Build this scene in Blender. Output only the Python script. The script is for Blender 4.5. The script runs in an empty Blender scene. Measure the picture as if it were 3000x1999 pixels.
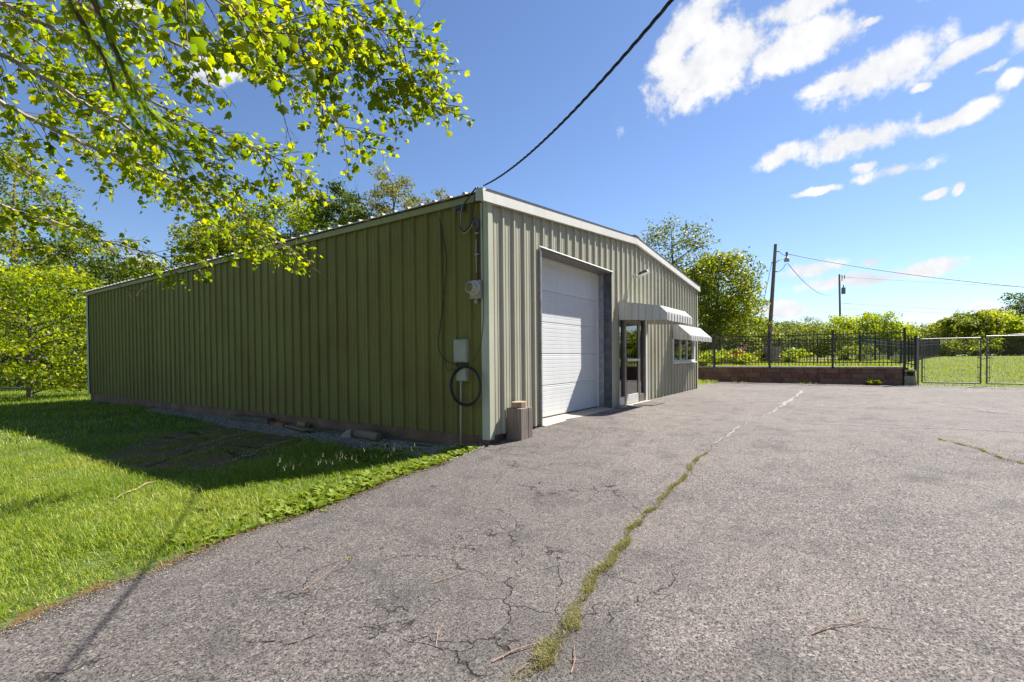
import bpy, math, random
import numpy as np
from mathutils import Vector, Matrix

sc = bpy.context.scene
col = sc.collection
R_ = math.radians
random.seed(7)
rng = np.random.default_rng(7)

# ------------------------------------------------------------------ camera
FPX, CYPX = 1425.28, 1068.24            # focal length and principal row, for a 3000 x 1999 frame
YAW, PITCH, ROLL = 0.9667, -0.0153, -0.0091
CAM = Vector((-5.843, -4.454, 1.197))
_f = Vector((math.sin(YAW) * math.cos(PITCH), math.cos(YAW) * math.cos(PITCH), math.sin(PITCH)))
_r = Vector((math.cos(YAW), -math.sin(YAW), 0.0))
_u = _r.cross(_f)
CR = _r * math.cos(ROLL) + _u * math.sin(ROLL)
CU = -_r * math.sin(ROLL) + _u * math.cos(ROLL)
CF = _f
cd = bpy.data.cameras.new('camera')
cam = bpy.data.objects.new('camera', cd)
col.objects.link(cam)
cd.sensor_width = 36.0
cd.lens = FPX / 3000 * 36
cd.shift_y = (CYPX - 999.5) / 3000
cd.clip_start, cd.clip_end = 0.05, 4000
m = Matrix.Identity(4)
for i in range(3):
    m[i][0], m[i][1], m[i][2], m[i][3] = CR[i], CU[i], -CF[i], CAM[i]
cam.matrix_world = m
sc.camera = cam


def way(u, v):
    return CF + CR * ((u - 1500) / FPX) - CU * ((v - CYPX) / FPX)


def at(u, v, depth):
    return CAM + way(u, v) * depth


# ------------------------------------------------------------------ light
SUN_EL, SUN_AZ = R_(47.5), R_(112)    # compass azimuth, clockwise from +Y
SUN = Vector((math.cos(SUN_EL) * math.sin(SUN_AZ), math.cos(SUN_EL) * math.cos(SUN_AZ), math.sin(SUN_EL)))
sd = bpy.data.lights.new('sun', 'SUN')
sd.energy, sd.angle, sd.color = 5.0, R_(0.53), (1.0, 0.955, 0.88)
so = bpy.data.objects.new('sun', sd)
col.objects.link(so)
so.rotation_euler = SUN.to_track_quat('Z', 'Y').to_euler()
so.location = SUN * 60

vs = sc.view_settings
vs.view_transform, vs.look = 'Standard', 'None'
vs.gamma, vs.use_curve_mapping = 1.0, False
vs.exposure = 1.22

world = bpy.data.worlds.new('World')
sc.world = world
world.use_nodes = True
W = world.node_tree
W.nodes.clear()


def wn(t, **k):
    n = W.nodes.new(t)
    for a, b in k.items():
        setattr(n, a, b)
    return n


def wmath(op, a, b=None, c=None, clamp=False):
    n = wn('ShaderNodeMath', operation=op, use_clamp=clamp)
    for i, x in enumerate((a, b, c)):
        if x is None:
            continue
        if isinstance(x, (int, float)):
            n.inputs[i].default_value = x
        else:
            W.links.new(x, n.inputs[i])
    return n.outputs[0]


def wdot(vec, v):
    n = wn('ShaderNodeVectorMath', operation='DOT_PRODUCT')
    W.links.new(vec, n.inputs[0])
    n.inputs[1].default_value = v
    return n.outputs['Value']


tc = wn('ShaderNodeTexCoord')
sky = wn('ShaderNodeTexSky', sky_type='NISHITA', sun_disc=False)
sky.sun_elevation, sky.sun_rotation = SUN_EL, SUN_AZ
sky.altitude, sky.air_density, sky.dust_density, sky.ozone_density = 100, 1.0, 0.15, 1.6
bg_sky = wn('ShaderNodeBackground')
SKY_STRENGTH = 0.058
bg_sky.inputs[1].default_value = SKY_STRENGTH
tint = wn('ShaderNodeMix', data_type='RGBA', blend_type='MULTIPLY')
tint.inputs[0].default_value = 1.0
W.links.new(sky.outputs[0], tint.inputs[6])
tint.inputs[7].default_value = (0.90, 0.985, 1.17, 1)
W.links.new(tint.outputs[2], bg_sky.inputs[0])

D0 = tc.outputs['Generated']
nw = wn('ShaderNodeTexNoise'); nw.inputs['Scale'].default_value = 5.0
nw.inputs['Detail'].default_value = 6.0; nw.inputs['Roughness'].default_value = 0.6
W.links.new(D0, nw.inputs['Vector'])
wsub = wn('ShaderNodeVectorMath', operation='SUBTRACT'); W.links.new(nw.outputs['Color'], wsub.inputs[0]); wsub.inputs[1].default_value = (0.5, 0.5, 0.5)
wscl = wn('ShaderNodeVectorMath', operation='SCALE'); W.links.new(wsub.outputs[0], wscl.inputs[0]); wscl.inputs['Scale'].default_value = 0.055
wadd = wn('ShaderNodeVectorMath', operation='ADD'); W.links.new(D0, wadd.inputs[0]); W.links.new(wscl.outputs[0], wadd.inputs[1])
D = wadd.outputs[0]
n1 = wn('ShaderNodeTexNoise'); n1.inputs['Scale'].default_value = 14.0
n1.inputs['Detail'].default_value = 9.0; n1.inputs['Roughness'].default_value = 0.62
W.links.new(D0, n1.inputs['Vector'])
n2 = wn('ShaderNodeTexNoise'); n2.inputs['Scale'].default_value = 2.6
n2.inputs['Detail'].default_value = 7.0; n2.inputs['Roughness'].default_value = 0.58
W.links.new(D0, n2.inputs['Vector'])
sx = wn('ShaderNodeSeparateXYZ'); W.links.new(D, sx.inputs[0])
# heaps of cumulus: direction, half width, half height, tilt
HEAPS = [(2110, 175, 230, 92, 14), (2030, 75, 150, 62, 30), (2360, 135, 190, 62, 4), (2015, 295, 44, 26, 35), (2390, 5, 210, 52, 2),
         (2600, 195, 215, 70, 8), (2450, 250, 110, 30, 12), (2840, 150, 160, 36, 12), (3000, 110, 60, 40, 20), (2500, 425, 185, 46, 5), (2295, 470, 72, 28, 6),
         (2800, 350, 125, 27, 6), (2720, 372, 55, 20, 0), (2620, 500, 95, 20, 4), (2520, 500, 40, 14, 5), (2385, 570, 55, 10, 4),
         (2745, 568, 45, 12, 8), (2812, 557, 15, 15, 0), (2960, 250, 40, 24, 20), (2545, 68, 42, 13, 5), (2365, 788, 80, 22, 0),
         (2520, 826, 160, 20, -2), (2740, 803, 92, 24, 0), (2300, 903, 78, 22, 0), (2945, 897, 70, 15, 0), (2555, 775, 34, 15, 10),
         (640, 210, 90, 50, 15), (330, 785, 140, 32, 10), (360, 20, 60, 26, 0), (2690, 255, 34, 12, 3), (2880, 215, 42, 15, 0),
         (2150, 480 - 700, 260, 90, 5), (2900, -220, 300, 100, 8), (3500, 320, 330, 70, 6), (3600, -50, 260, 120, 5), (3350, 780, 180, 30, 0),
         (-500, 200, 200, 60, 0), (-600, 640, 260, 50, 3)]
best = None
for (u, v, a, b, t) in HEAPS:
    d0 = way(u, v); L = d0.length; d0 = d0 / L
    ca, sa = math.cos(R_(t)), math.sin(R_(t))
    e1 = (way(u + a * ca, v - a * sa).normalized() - d0)
    e2 = (way(u + b * sa, v + b * ca).normalized() - d0)
    e1 = e1 / e1.length_squared; e2 = e2 / e2.length_squared
    p = wmath('SUBTRACT', wdot(D, e1), d0.dot(e1))
    q = wmath('SUBTRACT', wdot(D, e2), d0.dot(e2))
    h = wmath('ADD', wmath('MULTIPLY', p, p), wmath('MULTIPLY', q, q))
    front = wdot(D, d0)
    h = wmath('ADD', h, wmath('MULTIPLY', wmath('LESS_THAN', front, 0.2), 50))
    best = h if best is None else wmath('MINIMUM', best, h)
body = wmath('SUBTRACT', 1.15, wmath('SQRT', best))
body = wmath('MAXIMUM', body, -1.2)
puff = wmath('MULTIPLY', wmath('SUBTRACT', n1.outputs[0], 0.5), 3.6)
puff2 = wmath('MULTIPLY', wmath('SUBTRACT', n2.outputs[0], 0.5), 0.9)
dens = wmath('ADD', wmath('ADD', body, puff), puff2)
# the same scattered cumulus over the rest of the sky behind the viewer
back = wmath('SUBTRACT', 0.1, wdot(D, CF), clamp=True)
rest = wmath('SUBTRACT', wmath('ADD', wmath('MULTIPLY', n2.outputs[0], 2.6), wmath('MULTIPLY', n1.outputs[0], 1.6)), 2.55)
rest = wmath('SUBTRACT', rest, wmath('SUBTRACT', 0.5, wmath('MULTIPLY', back, 2.0), clamp=True))
dens = wmath('MAXIMUM', dens, wmath('SUBTRACT', rest, wmath('LESS_THAN', sx.outputs[2], 0.03)))
mr = wn('ShaderNodeMapRange', interpolation_type='SMOOTHSTEP')
W.links.new(dens, mr.inputs[0])
mr.inputs[1].default_value, mr.inputs[2].default_value = -0.12, 0.60
bg_cl = wn('ShaderNodeBackground')
cr = wn('ShaderNodeValToRGB')
cr.color_ramp.elements[0].position, cr.color_ramp.elements[0].color = 0.36, (0.62, 0.66, 0.74, 1)
cr.color_ramp.elements[1].position, cr.color_ramp.elements[1].color = 0.60, (0.93, 0.93, 0.93, 1)
W.links.new(wmath('ADD', wmath('MULTIPLY', n1.outputs[0], 0.65), wmath('MULTIPLY', nw.outputs[0], 0.35)), cr.inputs[0])
W.links.new(cr.outputs[0], bg_cl.inputs[0])
bg_cl.inputs[1].default_value = 0.48
mx = wn('ShaderNodeMixShader')
W.links.new(mr.outputs[0], mx.inputs[0])
W.links.new(bg_sky.outputs[0], mx.inputs[1])
W.links.new(bg_cl.outputs[0], mx.inputs[2])
wo = wn('ShaderNodeOutputWorld')
W.links.new(mx.outputs[0], wo.inputs[0])
sc.cycles.max_bounces = 8
sc.cycles.transparent_max_bounces = 12
sc.cycles.use_denoising = True


# ------------------------------------------------------------------ materials
class NT:
    def __init__(self, name):
        self.m = bpy.data.materials.new(name)
        self.m.use_nodes = True
        self.t = self.m.node_tree
        self.b = self.t.nodes['Principled BSDF']
        self.out = self.t.nodes['Material Output']
        self.pos = None

    def n(self, t, **k):
        x = self.t.nodes.new(t)
        for a, b in k.items():
            setattr(x, a, b)
        return x

    def l(self, a, b):
        self.t.links.new(a, b)

    def P(self, scale=(1, 1, 1), kind='pos'):
        if self.pos is None:
            if kind == 'pos':
                self.pos = self.n('ShaderNodeNewGeometry').outputs['Position']
            else:
                self.pos = self.n('ShaderNodeTexCoord').outputs['Object']
        if scale == (1, 1, 1):
            return self.pos
        x = self.n('ShaderNodeMapping')
        x.inputs['Scale'].default_value = scale
        self.l(self.pos, x.inputs[0])
        return x.outputs[0]

    def noise(self, scale, detail=4, rough=0.6, vec=None):
        x = self.n('ShaderNodeTexNoise')
        x.inputs['Scale'].default_value = scale
        x.inputs['Detail'].default_value = detail
        x.inputs['Roughness'].default_value = rough
        self.l(vec if vec is not None else self.P(), x.inputs['Vector'])
        return x.outputs[0]

    def vor(self, scale, feature='F1', vec=None, out='Distance', rnd=1.0):
        x = self.n('ShaderNodeTexVoronoi', feature=feature)
        x.inputs['Scale'].default_value = scale
        x.inputs['Randomness'].default_value = rnd
        self.l(vec if vec is not None else self.P(), x.inputs['Vector'])
        return x.outputs[out]

    def math(self, op, a, b=None, clamp=False):
        x = self.n('ShaderNodeMath', operation=op, use_clamp=clamp)
        for i, y in enumerate((a, b)):
            if y is None:
                continue
            if isinstance(y, (int, float)):
                x.inputs[i].default_value = y
            else:
                self.l(y, x.inputs[i])
        return x.outputs[0]

    def ramp(self, fac, stops):
        x = self.n('ShaderNodeValToRGB')
        e = x.color_ramp.elements
        while len(e) < len(stops):
            e.new(0.5)
        for i, (p, c) in enumerate(stops):
            e[i].position = p
            e[i].color = (*c, 1) if len(c) == 3 else c
        self.l(fac, x.inputs[0])
        return x.outputs[0]

    def mix(self, fac, a, b, mode='MIX'):
        x = self.n('ShaderNodeMix', data_type='RGBA', blend_type=mode)
        for i, y in ((0, fac), (6, a), (7, b)):
            if isinstance(y, (int, float)):
                x.inputs[i].default_value = y
            elif isinstance(y, tuple):
                x.inputs[i].default_value = (*y, 1)
            else:
                self.l(y, x.inputs[i])
        return x.outputs[2]

    def bump(self, h, strength, dist):
        x = self.n('ShaderNodeBump')
        x.inputs['Strength'].default_value = strength
        x.inputs['Distance'].default_value = dist
        self.l(h, x.inputs['Height'])
        self.l(x.outputs[0], self.b.inputs['Normal'])

    def base(self, c, rough=0.7, metal=0.0, spec=None):
        if isinstance(c, tuple):
            self.b.inputs['Base Color'].default_value = (*c, 1)
        else:
            self.l(c, self.b.inputs['Base Color'])
        if isinstance(rough, float):
            self.b.inputs['Roughness'].default_value = rough
        else:
            self.l(rough, self.b.inputs['Roughness'])
        self.b.inputs['Metallic'].default_value = metal
        if spec is not None:
            self.b.inputs['Specular IOR Level'].default_value = spec
        return self.m


def plain(name, c, rough=0.6, metal=0.0, var=0.25, scale=6.0, spec=None, kind='pos'):
    t = NT(name)
    if kind == 'obj':
        t.P(kind='obj')
    f = t.noise(scale, 5)
    lo = tuple(x * (1 - var) for x in c)
    hi = tuple(min(1, x * (1 + var)) for x in c)
    return t.base(t.ramp(f, [(0.3, lo), (0.7, hi)]), rough, metal, spec)


M = {}


def paint(name, c, grime, amount, streak=1.0, rough=0.6):
    t = NT(name)
    f = t.noise(0.9, 5)
    s = t.noise(9.0, 4, 0.65, t.P((1, 1, 0.10)))
    g = t.math('ADD', t.math('MULTIPLY', f, 0.6), t.math('MULTIPLY', s, 0.7 * streak))
    g = t.ramp(g, [(0.48, (0, 0, 0)), (0.95, (amount,) * 3)])
    base = t.mix(t.noise(2.3, 3), tuple(x * 0.93 for x in c), tuple(x * 1.07 for x in c))
    colr = t.mix(g, base, grime)
    pr = t.n('ShaderNodeObjectInfo').outputs['Random']
    colr = t.mix(1.0, colr, t.ramp(pr, [(0.0, (0.90, 0.90, 0.89)), (1.0, (1.0, 1.0, 1.0))]), 'MULTIPLY')
    t.bump(t.noise(14, 3), 0.05, 0.004)
    return t.base(colr, rough, 0.0, 0.12)


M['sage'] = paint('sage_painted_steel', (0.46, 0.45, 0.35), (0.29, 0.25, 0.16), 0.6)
M['olive'] = paint('olive_green_steel', (0.225, 0.215, 0.060), (0.16, 0.11, 0.04), 0.8)  # side wall sheets: a darker, more saturated olive than the front
M['trim'] = paint('pale_trim_steel', (0.52, 0.53, 0.42), (0.34, 0.32, 0.20), 0.5)
M['rake'] = paint('white_rake_steel', (0.64, 0.625, 0.59), (0.45, 0.42, 0.35), 0.5)
M['eave'] = paint('olive_eave_steel', (0.34, 0.34, 0.18), (0.22, 0.2, 0.1), 0.6)
M['roof'] = paint('rusty_roof_steel', (0.52, 0.50, 0.47), (0.26, 0.16, 0.10), 0.9)
M['door_white'] = paint('white_overhead_door', (0.72, 0.73, 0.73), (0.56, 0.56, 0.54), 0.4)
M['white'] = paint('white_frame_paint', (0.74, 0.74, 0.72), (0.5, 0.48, 0.43), 0.4)
M['awning'] = paint('grey_white_awning_aluminium', (0.60, 0.60, 0.57), (0.42, 0.41, 0.36), 0.5)
M['galv'] = plain('galvanised_steel', (0.33, 0.34, 0.36), 0.45, 0.6, 0.3, 9)
M['darksteel'] = plain('dark_weathered_steel', (0.10, 0.105, 0.12), 0.5, 0.3, 0.4, 7)
M['bronze'] = plain('brown_anodised_frame', (0.20, 0.175, 0.155), 0.4, 0.4, 0.15, 5)
M['alu'] = plain('bright_aluminium', (0.62, 0.62, 0.60), 0.4, 0.3, 0.12, 5)
M['black'] = plain('black_rubber', (0.012, 0.012, 0.013), 0.5, 0, 0.3, 20)
M['blackpaint'] = plain('black_fence_paint', (0.010, 0.011, 0.014), 0.42, 0, 0.2, 8)
M['greybox'] = plain('grey_plastic_box', (0.33, 0.32, 0.265), 0.55, 0, 0.12, 4)
M['pvc'] = plain('dull_white_conduit', (0.45, 0.41, 0.32), 0.5, 0, 0.2, 7)
M['rust'] = plain('rusty_pipe', (0.10, 0.055, 0.035), 0.8, 0.2, 0.5, 14)
M['concrete'] = plain('tan_concrete', (0.42, 0.36, 0.28), 0.9, 0, 0.25, 9)
M['inside'] = plain('dark_interior', (0.10, 0.095, 0.09), 0.9, 0, 0.2, 1)
M['curtain'] = plain('brown_grey_blind', (0.22, 0.20, 0.18), 0.9, 0, 0.2, 3)
M['copper'] = plain('green_transformer_paint', (0.16, 0.20, 0.19), 0.5, 0, 0.2, 4)
M['wire'] = plain('weathered_wire', (0.10, 0.11, 0.12), 0.6, 0.2, 0.2, 5)
M['grate'] = plain('dark_door_mat', (0.09, 0.085, 0.075), 0.95, 0, 0.4, 60)

t = NT('brown_foundation')
f = t.noise(2.2, 6); s = t.noise(7, 4, 0.6, t.P((1, 1, 0.2)))
c = t.ramp(f, [(0.3, (0.13, 0.075, 0.04)), (0.55, (0.20, 0.12, 0.065)), (0.75, (0.24, 0.19, 0.13))])
c = t.mix(t.ramp(s, [(0.5, (0, 0, 0)), (0.8, (0.7,) * 3)]), c, (0.10, 0.09, 0.04))
t.bump(t.noise(40, 4), 0.4, 0.01)
M['found'] = t.base(c, 0.9)


def wood(name, lo, hi, axis=2, kind='obj', scale=1.0):
    t = NT(name)
    t.P(kind=kind)
    s = [28.0, 28.0, 28.0]
    s[axis] = 1.6
    v = t.P(tuple(x * scale for x in s))
    f = t.noise(1.0, 6, 0.7, v)
    c = t.ramp(f, [(0.3, lo), (0.7, hi)])
    k = t.noise(3.0, 3)
    c = t.mix(t.ramp(k, [(0.45, (0, 0, 0)), (0.8, (0.6,) * 3)]), c, tuple(x * 0.6 for x in lo))
    t.bump(f, 0.5, 0.006)
    return t.base(c, 0.85)


M['greywood'] = wood('weathered_grey_wood', (0.12, 0.095, 0.08), (0.30, 0.24, 0.20))
M['tanwood'] = wood('tan_wood_board', (0.24, 0.16, 0.09), (0.46, 0.34, 0.22))
M['darkbeam'] = wood('dark_mossy_beam', (0.075, 0.062, 0.03), (0.17, 0.14, 0.07), 1)
M['board'] = wood('weathered_brown_board', (0.15, 0.10, 0.06), (0.28, 0.20, 0.13), 1)
M['polewood'] = wood('utility_pole_wood', (0.18, 0.135, 0.105), (0.34, 0.265, 0.21), 2, 'pos', 0.4)
M['redbrick'] = plain('red_clay_brick', (0.26, 0.075, 0.04), 0.9, 0, 0.35, 18)
M['yellowstone'] = plain('mossy_yellow_stone', (0.24, 0.20, 0.07), 0.9, 0, 0.4, 14)
M['rock'] = plain('pale_limestone_rock', (0.30, 0.26, 0.17), 0.95, 0, 0.35, 9)
M['bark'] = plain('grey_brown_bark', (0.15, 0.12, 0.09), 0.9, 0, 0.4, 7)
M['palebark'] = plain('pale_sycamore_bark', (0.34, 0.31, 0.25), 0.85, 0, 0.45, 8)
M['twigred'] = plain('reddish_twig_bark', (0.12, 0.065, 0.045), 0.85, 0, 0.3, 9)
M['stick'] = plain('dry_stick', (0.30, 0.20, 0.14), 0.9, 0, 0.4, 20)
M['gate'] = plain('rusty_grey_gate_tube', (0.17, 0.145, 0.13), 0.65, 0.3, 0.5, 16)
M['gatetop'] = plain('galvanised_gate_tube', (0.25, 0.24, 0.23), 0.5, 0.4, 0.25, 12)

# retaining wall block: each block its own shade
t = NT('red_brown_wall_block')
oi = t.n('ShaderNodeObjectInfo').outputs['Random']
f = t.noise(7, 6)
c = t.ramp(oi, [(0.0, (0.14, 0.065, 0.045)), (0.4, (0.19, 0.085, 0.055)), (0.7, (0.22, 0.13, 0.09)), (1.0, (0.12, 0.08, 0.06))])
c = t.mix(t.ramp(f, [(0.45, (0, 0, 0)), (0.75, (0.55,) * 3)]), c, (0.24, 0.19, 0.15))
t.bump(t.noise(30, 6, 0.7), 0.7, 0.02)
M['block'] = t.base(c, 0.95)
M['capstone'] = plain('grey_cap_stone', (0.36, 0.32, 0.28), 0.95, 0, 0.3, 9)
M['beigeblock'] = plain('beige_block', (0.44, 0.34, 0.25), 0.95, 0, 0.25, 6)
M['pink'] = plain('pink_flowers', (0.62, 0.25, 0.36), 0.7, 0, 0.3, 9)
M['orange'] = plain('orange_flowers', (0.70, 0.17, 0.03), 0.7, 0, 0.3, 9)
M['blue'] = plain('blue_plastic', (0.06, 0.20, 0.45), 0.5, 0, 0.1, 3)
M['mulch'] = plain('pale_mulch', (0.32, 0.22, 0.17), 0.95, 0, 0.35, 5)

# asphalt
t = NT('aged_asphalt')
big = t.noise(0.32, 5, 0.6)
mid = t.noise(2.6, 6, 0.65)
agg = t.vor(95, 'F1', out='Color')
sep = t.n('ShaderNodeSeparateColor'); t.l(agg, sep.inputs[0])
aggd = t.vor(95, 'F1', out='Distance')
agg2 = t.vor(230, 'F1', out='Color')
sep2 = t.n('ShaderNodeSeparateColor'); t.l(agg2, sep2.inputs[0])
c = t.ramp(sep.outputs[0], [(0.0, (0.045, 0.042, 0.040)), (0.35, (0.115, 0.107, 0.102)), (0.8, (0.185, 0.170, 0.160)), (1.0, (0.36, 0.33, 0.30))])
c2 = t.ramp(sep2.outputs[0], [(0.0, (0.05, 0.047, 0.046)), (0.6, (0.145, 0.134, 0.128)), (1.0, (0.26, 0.24, 0.22))])
c = t.mix(0.35, c, c2)
c = t.mix(t.ramp(sep.outputs[2], [(0.62, (0, 0, 0)), (0.75, (0.5,) * 3)]), c, (0.195, 0.165, 0.145))
st_ = t.vor(58, 'F1', out='Color')
sep3 = t.n('ShaderNodeSeparateColor'); t.l(st_, sep3.inputs[0])
c = t.mix(t.ramp(sep3.outputs[0], [(0.86, (0, 0, 0)), (0.90, (0.45,) * 3)]), c, (0.36, 0.33, 0.305))
c = t.mix(t.ramp(sep3.outputs[1], [(0.84, (0, 0, 0)), (0.90, (0.6,) * 3)]), c, (0.05, 0.047, 0.048))
c = t.mix(t.ramp(big, [(0.38, (0, 0, 0)), (0.62, (0.8,) * 3)]), c, t.mix(0.45, c, (0.25, 0.222, 0.20)))
c = t.mix(t.ramp(mid, [(0.32, (0.6,) * 3), (0.50, (0, 0, 0))]), c, (0.075, 0.071, 0.072))
sy_ = t.n('ShaderNodeSeparateXYZ'); t.l(t.P(), sy_.inputs[0])
lane = t.math('ADD', t.math('ADD', sy_.outputs[1], 3.0), t.math('MULTIPLY', t.math('SUBTRACT', t.noise(0.55, 4), 0.5), 3.2))
lane = t.math('SUBTRACT', lane, t.math('MULTIPLY', t.math('ADD', sy_.outputs[0], 1.0), 0.45))
c = t.mix(t.ramp(lane, [(0.0, (0, 0, 0)), (1.0, (0.55,) * 3)]), c, t.mix(0.5, c, (0.055, 0.052, 0.056)))
pit = t.noise(80, 6, 0.8)
pitm = t.ramp(pit, [(0.40, (1, 1, 1)), (0.47, (0, 0, 0))])
c = t.mix(t.math('MULTIPLY', pitm, 0.9), c, (0.014, 0.013, 0.012))
pit2 = t.ramp(t.noise(34, 5, 0.75), [(0.33, (1, 1, 1)), (0.40, (0, 0, 0))])
c = t.mix(t.math('MULTIPLY', pit2, 0.75), c, (0.02, 0.018, 0.018))
stn = t.ramp(t.noise(0.75, 4, 0.7), [(0.56, (0, 0, 0)), (0.66, (0.45,) * 3)])
c = t.mix(stn, c, (0.07, 0.064, 0.06))
c = t.mix(1.0, c, (1.10, 1.06, 1.03), 'MULTIPLY')
# hairline crazing in patches
wv = t.n('ShaderNodeVectorMath', operation='ADD')
nz = t.n('ShaderNodeTexNoise'); nz.inputs['Scale'].default_value = 2.5; nz.inputs['Detail'].default_value = 5
t.l(t.P(), nz.inputs['Vector'])
sc2 = t.n('ShaderNodeVectorMath', operation='SCALE'); t.l(nz.outputs['Color'], sc2.inputs[0]); sc2.inputs['Scale'].default_value = 0.55
t.l(t.P(), wv.inputs[0]); t.l(sc2.outputs[0], wv.inputs[1])
ed = t.vor(2.3, 'DISTANCE_TO_EDGE', wv.outputs[0])
gate = t.ramp(t.noise(0.9, 3), [(0.49, (0, 0, 0)), (0.57, (1, 1, 1))])
gate = t.math('MULTIPLY', gate, t.ramp(lane, [(0.05, (0.0,) * 3), (0.5, (1, 1, 1))]))
br = t.ramp(t.noise(9, 3), [(0.40, (0, 0, 0)), (0.50, (1, 1, 1))])
crk = t.math('MULTIPLY', t.math('MULTIPLY', t.ramp(ed, [(0.005, (1, 1, 1)), (0.016, (0, 0, 0))]), gate), br)
c = t.mix(t.math('MULTIPLY', crk, 0.9), c, (0.02, 0.019, 0.018))
hgt = t.math('SUBTRACT', t.math('SUBTRACT', t.math('MULTIPLY', sep.outputs[1], 0.5), t.math('MULTIPLY', aggd, 0.5)), t.math('MULTIPLY', pitm, 0.9))
hgt = t.math('SUBTRACT', t.math('SUBTRACT', hgt, t.math('MULTIPLY', crk, 2.0)), t.math('MULTIPLY', pit2, 0.9))
t.bump(hgt, 0.9, 0.006)
M['asphalt'] = t.base(c, 0.85, 0, 0.3)

t = NT('dark_crack_dirt')
M['crack'] = t.base(t.ramp(t.noise(40, 4), [(0.35, (0.012, 0.011, 0.010)), (0.7, (0.06, 0.05, 0.04))]), 0.95)
M['seal'] = plain('pale_crack_filler', (0.235, 0.23, 0.225), 0.9, 0, 0.4, 9)

# lawn soil under the blades
t = NT('lawn_soil')
f = t.noise(1.3, 6); g = t.noise(22, 5, 0.7)
c = t.ramp(g, [(0.3, (0.035, 0.055, 0.012)), (0.55, (0.09, 0.13, 0.02)), (0.8, (0.17, 0.17, 0.05))])
c = t.mix(t.ramp(f, [(0.45, (0, 0, 0)), (0.7, (0.7,) * 3)]), c, t.mix(0.5, c, (0.14, 0.20, 0.03)))
t.bump(g, 0.8, 0.03)
M['lawn'] = t.base(c, 0.95)
t = NT('bare_dirt')
g = t.noise(26, 6, 0.75)
c = t.ramp(g, [(0.3, (0.065, 0.04, 0.010)), (0.55, (0.165, 0.105, 0.030)), (0.8, (0.33, 0.23, 0.085))])
c = t.mix(t.ramp(t.noise(3, 4), [(0.5, (0, 0, 0)), (0.75, (0.5,) * 3)]), c, (0.05, 0.06, 0.015))
t.bump(g, 0.9, 0.03)
M['dirt'] = t.base(c, 0.95)
t = NT('gravel_bed')
v = t.vor(55, 'F1', out='Color')
s1 = t.n('ShaderNodeSeparateColor'); t.l(v, s1.inputs[0])
t.bump(t.vor(55), 0.9, 0.02)
M['gravelbed'] = t.base(t.ramp(s1.outputs[0], [(0, (0.11, 0.09, 0.06)), (0.6, (0.28, 0.245, 0.18)), (1, (0.46, 0.41, 0.31))]), 0.95)


def leafmat(name, stops, trans=0.45, rough=0.5, tboost=(1.5, 1.45, 0.55), gloss=0.3):
    t = NT(name)
    a = t.n('ShaderNodeAttribute', attribute_name='tint')
    c = t.ramp(a.outputs['Fac'], stops)
    t.base(c, rough, 0, gloss)
    tr = t.n('ShaderNodeBsdfTranslucent')
    t.l(t.mix(1.0, c, tboost, 'MULTIPLY'), tr.inputs[0])
    mxs = t.n('ShaderNodeMixShader')
    mxs.inputs[0].default_value = trans
    t.l(t.b.outputs[0], mxs.inputs[1]); t.l(tr.outputs[0], mxs.inputs[2])
    t.l(mxs.outputs[0], t.out.inputs[0])
    return t.m


M['grass'] = leafmat('grass_blades', [(0, (0.085, 0.145, 0.010)), (0.45, (0.19, 0.285, 0.014)), (0.8, (0.30, 0.36, 0.03)), (1, (0.44, 0.40, 0.14))], 0.4, 0.45, (1.5, 1.45, 0.5))
M['grass_sunlit'] = leafmat('sunlit_grass_blades', [(0, (0.19, 0.25, 0.007)), (0.5, (0.30, 0.35, 0.010)), (1, (0.42, 0.42, 0.03))], 0.4, 0.5, (1.4, 1.35, 0.5))  # same grass as the lawn, with the stronger sunshine put into its colours
M['weed'] = leafmat('weed_leaves', [(0, (0.12, 0.18, 0.014)), (0.6, (0.21, 0.28, 0.025)), (1, (0.30, 0.34, 0.06))], 0.35, 0.45)
M['mossweed'] = leafmat('crack_weed_leaves', [(0, (0.13, 0.145, 0.04)), (0.45, (0.24, 0.235, 0.08)), (0.7, (0.38, 0.32, 0.16)), (1, (0.50, 0.38, 0.25))], 0.3, 0.6)
M['seed'] = plain('pale_seed_heads', (0.46, 0.40, 0.24), 0.9, 0, 0.2, 30)
M['syc'] = leafmat('sycamore_leaf', [(0, (0.075, 0.13, 0.007)), (0.5, (0.15, 0.205, 0.009)), (1, (0.25, 0.27, 0.012))], 0.64, 0.45, (2.3, 2.1, 0.4), 0.3)
M['cyp'] = leafmat('feathery_needles', [(0, (0.08, 0.15, 0.010)), (1, (0.17, 0.25, 0.018))], 0.55, 0.5, (1.8, 1.7, 0.4))
M['maple'] = leafmat('bright_maple_leaf', [(0, (0.11, 0.17, 0.010)), (0.5, (0.215, 0.275, 0.014)), (1, (0.33, 0.35, 0.022))], 0.55, 0.45, (1.8, 1.7, 0.4))
M['mid'] = leafmat('mid_green_leaf', [(0, (0.065, 0.105, 0.010)), (0.5, (0.155, 0.195, 0.014)), (1, (0.28, 0.29, 0.025))], 0.52, 0.45)
M['dark'] = leafmat('dark_green_leaf', [(0, (0.03, 0.06, 0.010)), (0.5, (0.065, 0.11, 0.014)), (1, (0.13, 0.17, 0.022))], 0.42, 0.45)
M['yel'] = leafmat('yellow_green_leaf', [(0, (0.11, 0.125, 0.018)), (0.5, (0.19, 0.19, 0.03)), (1, (0.27, 0.24, 0.05))], 0.42, 0.5)
M['pale'] = leafmat('pale_grey_green_leaf', [(0, (0.08, 0.11, 0.035)), (0.5, (0.14, 0.17, 0.05)), (1, (0.21, 0.23, 0.08))], 0.45, 0.5)
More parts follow.
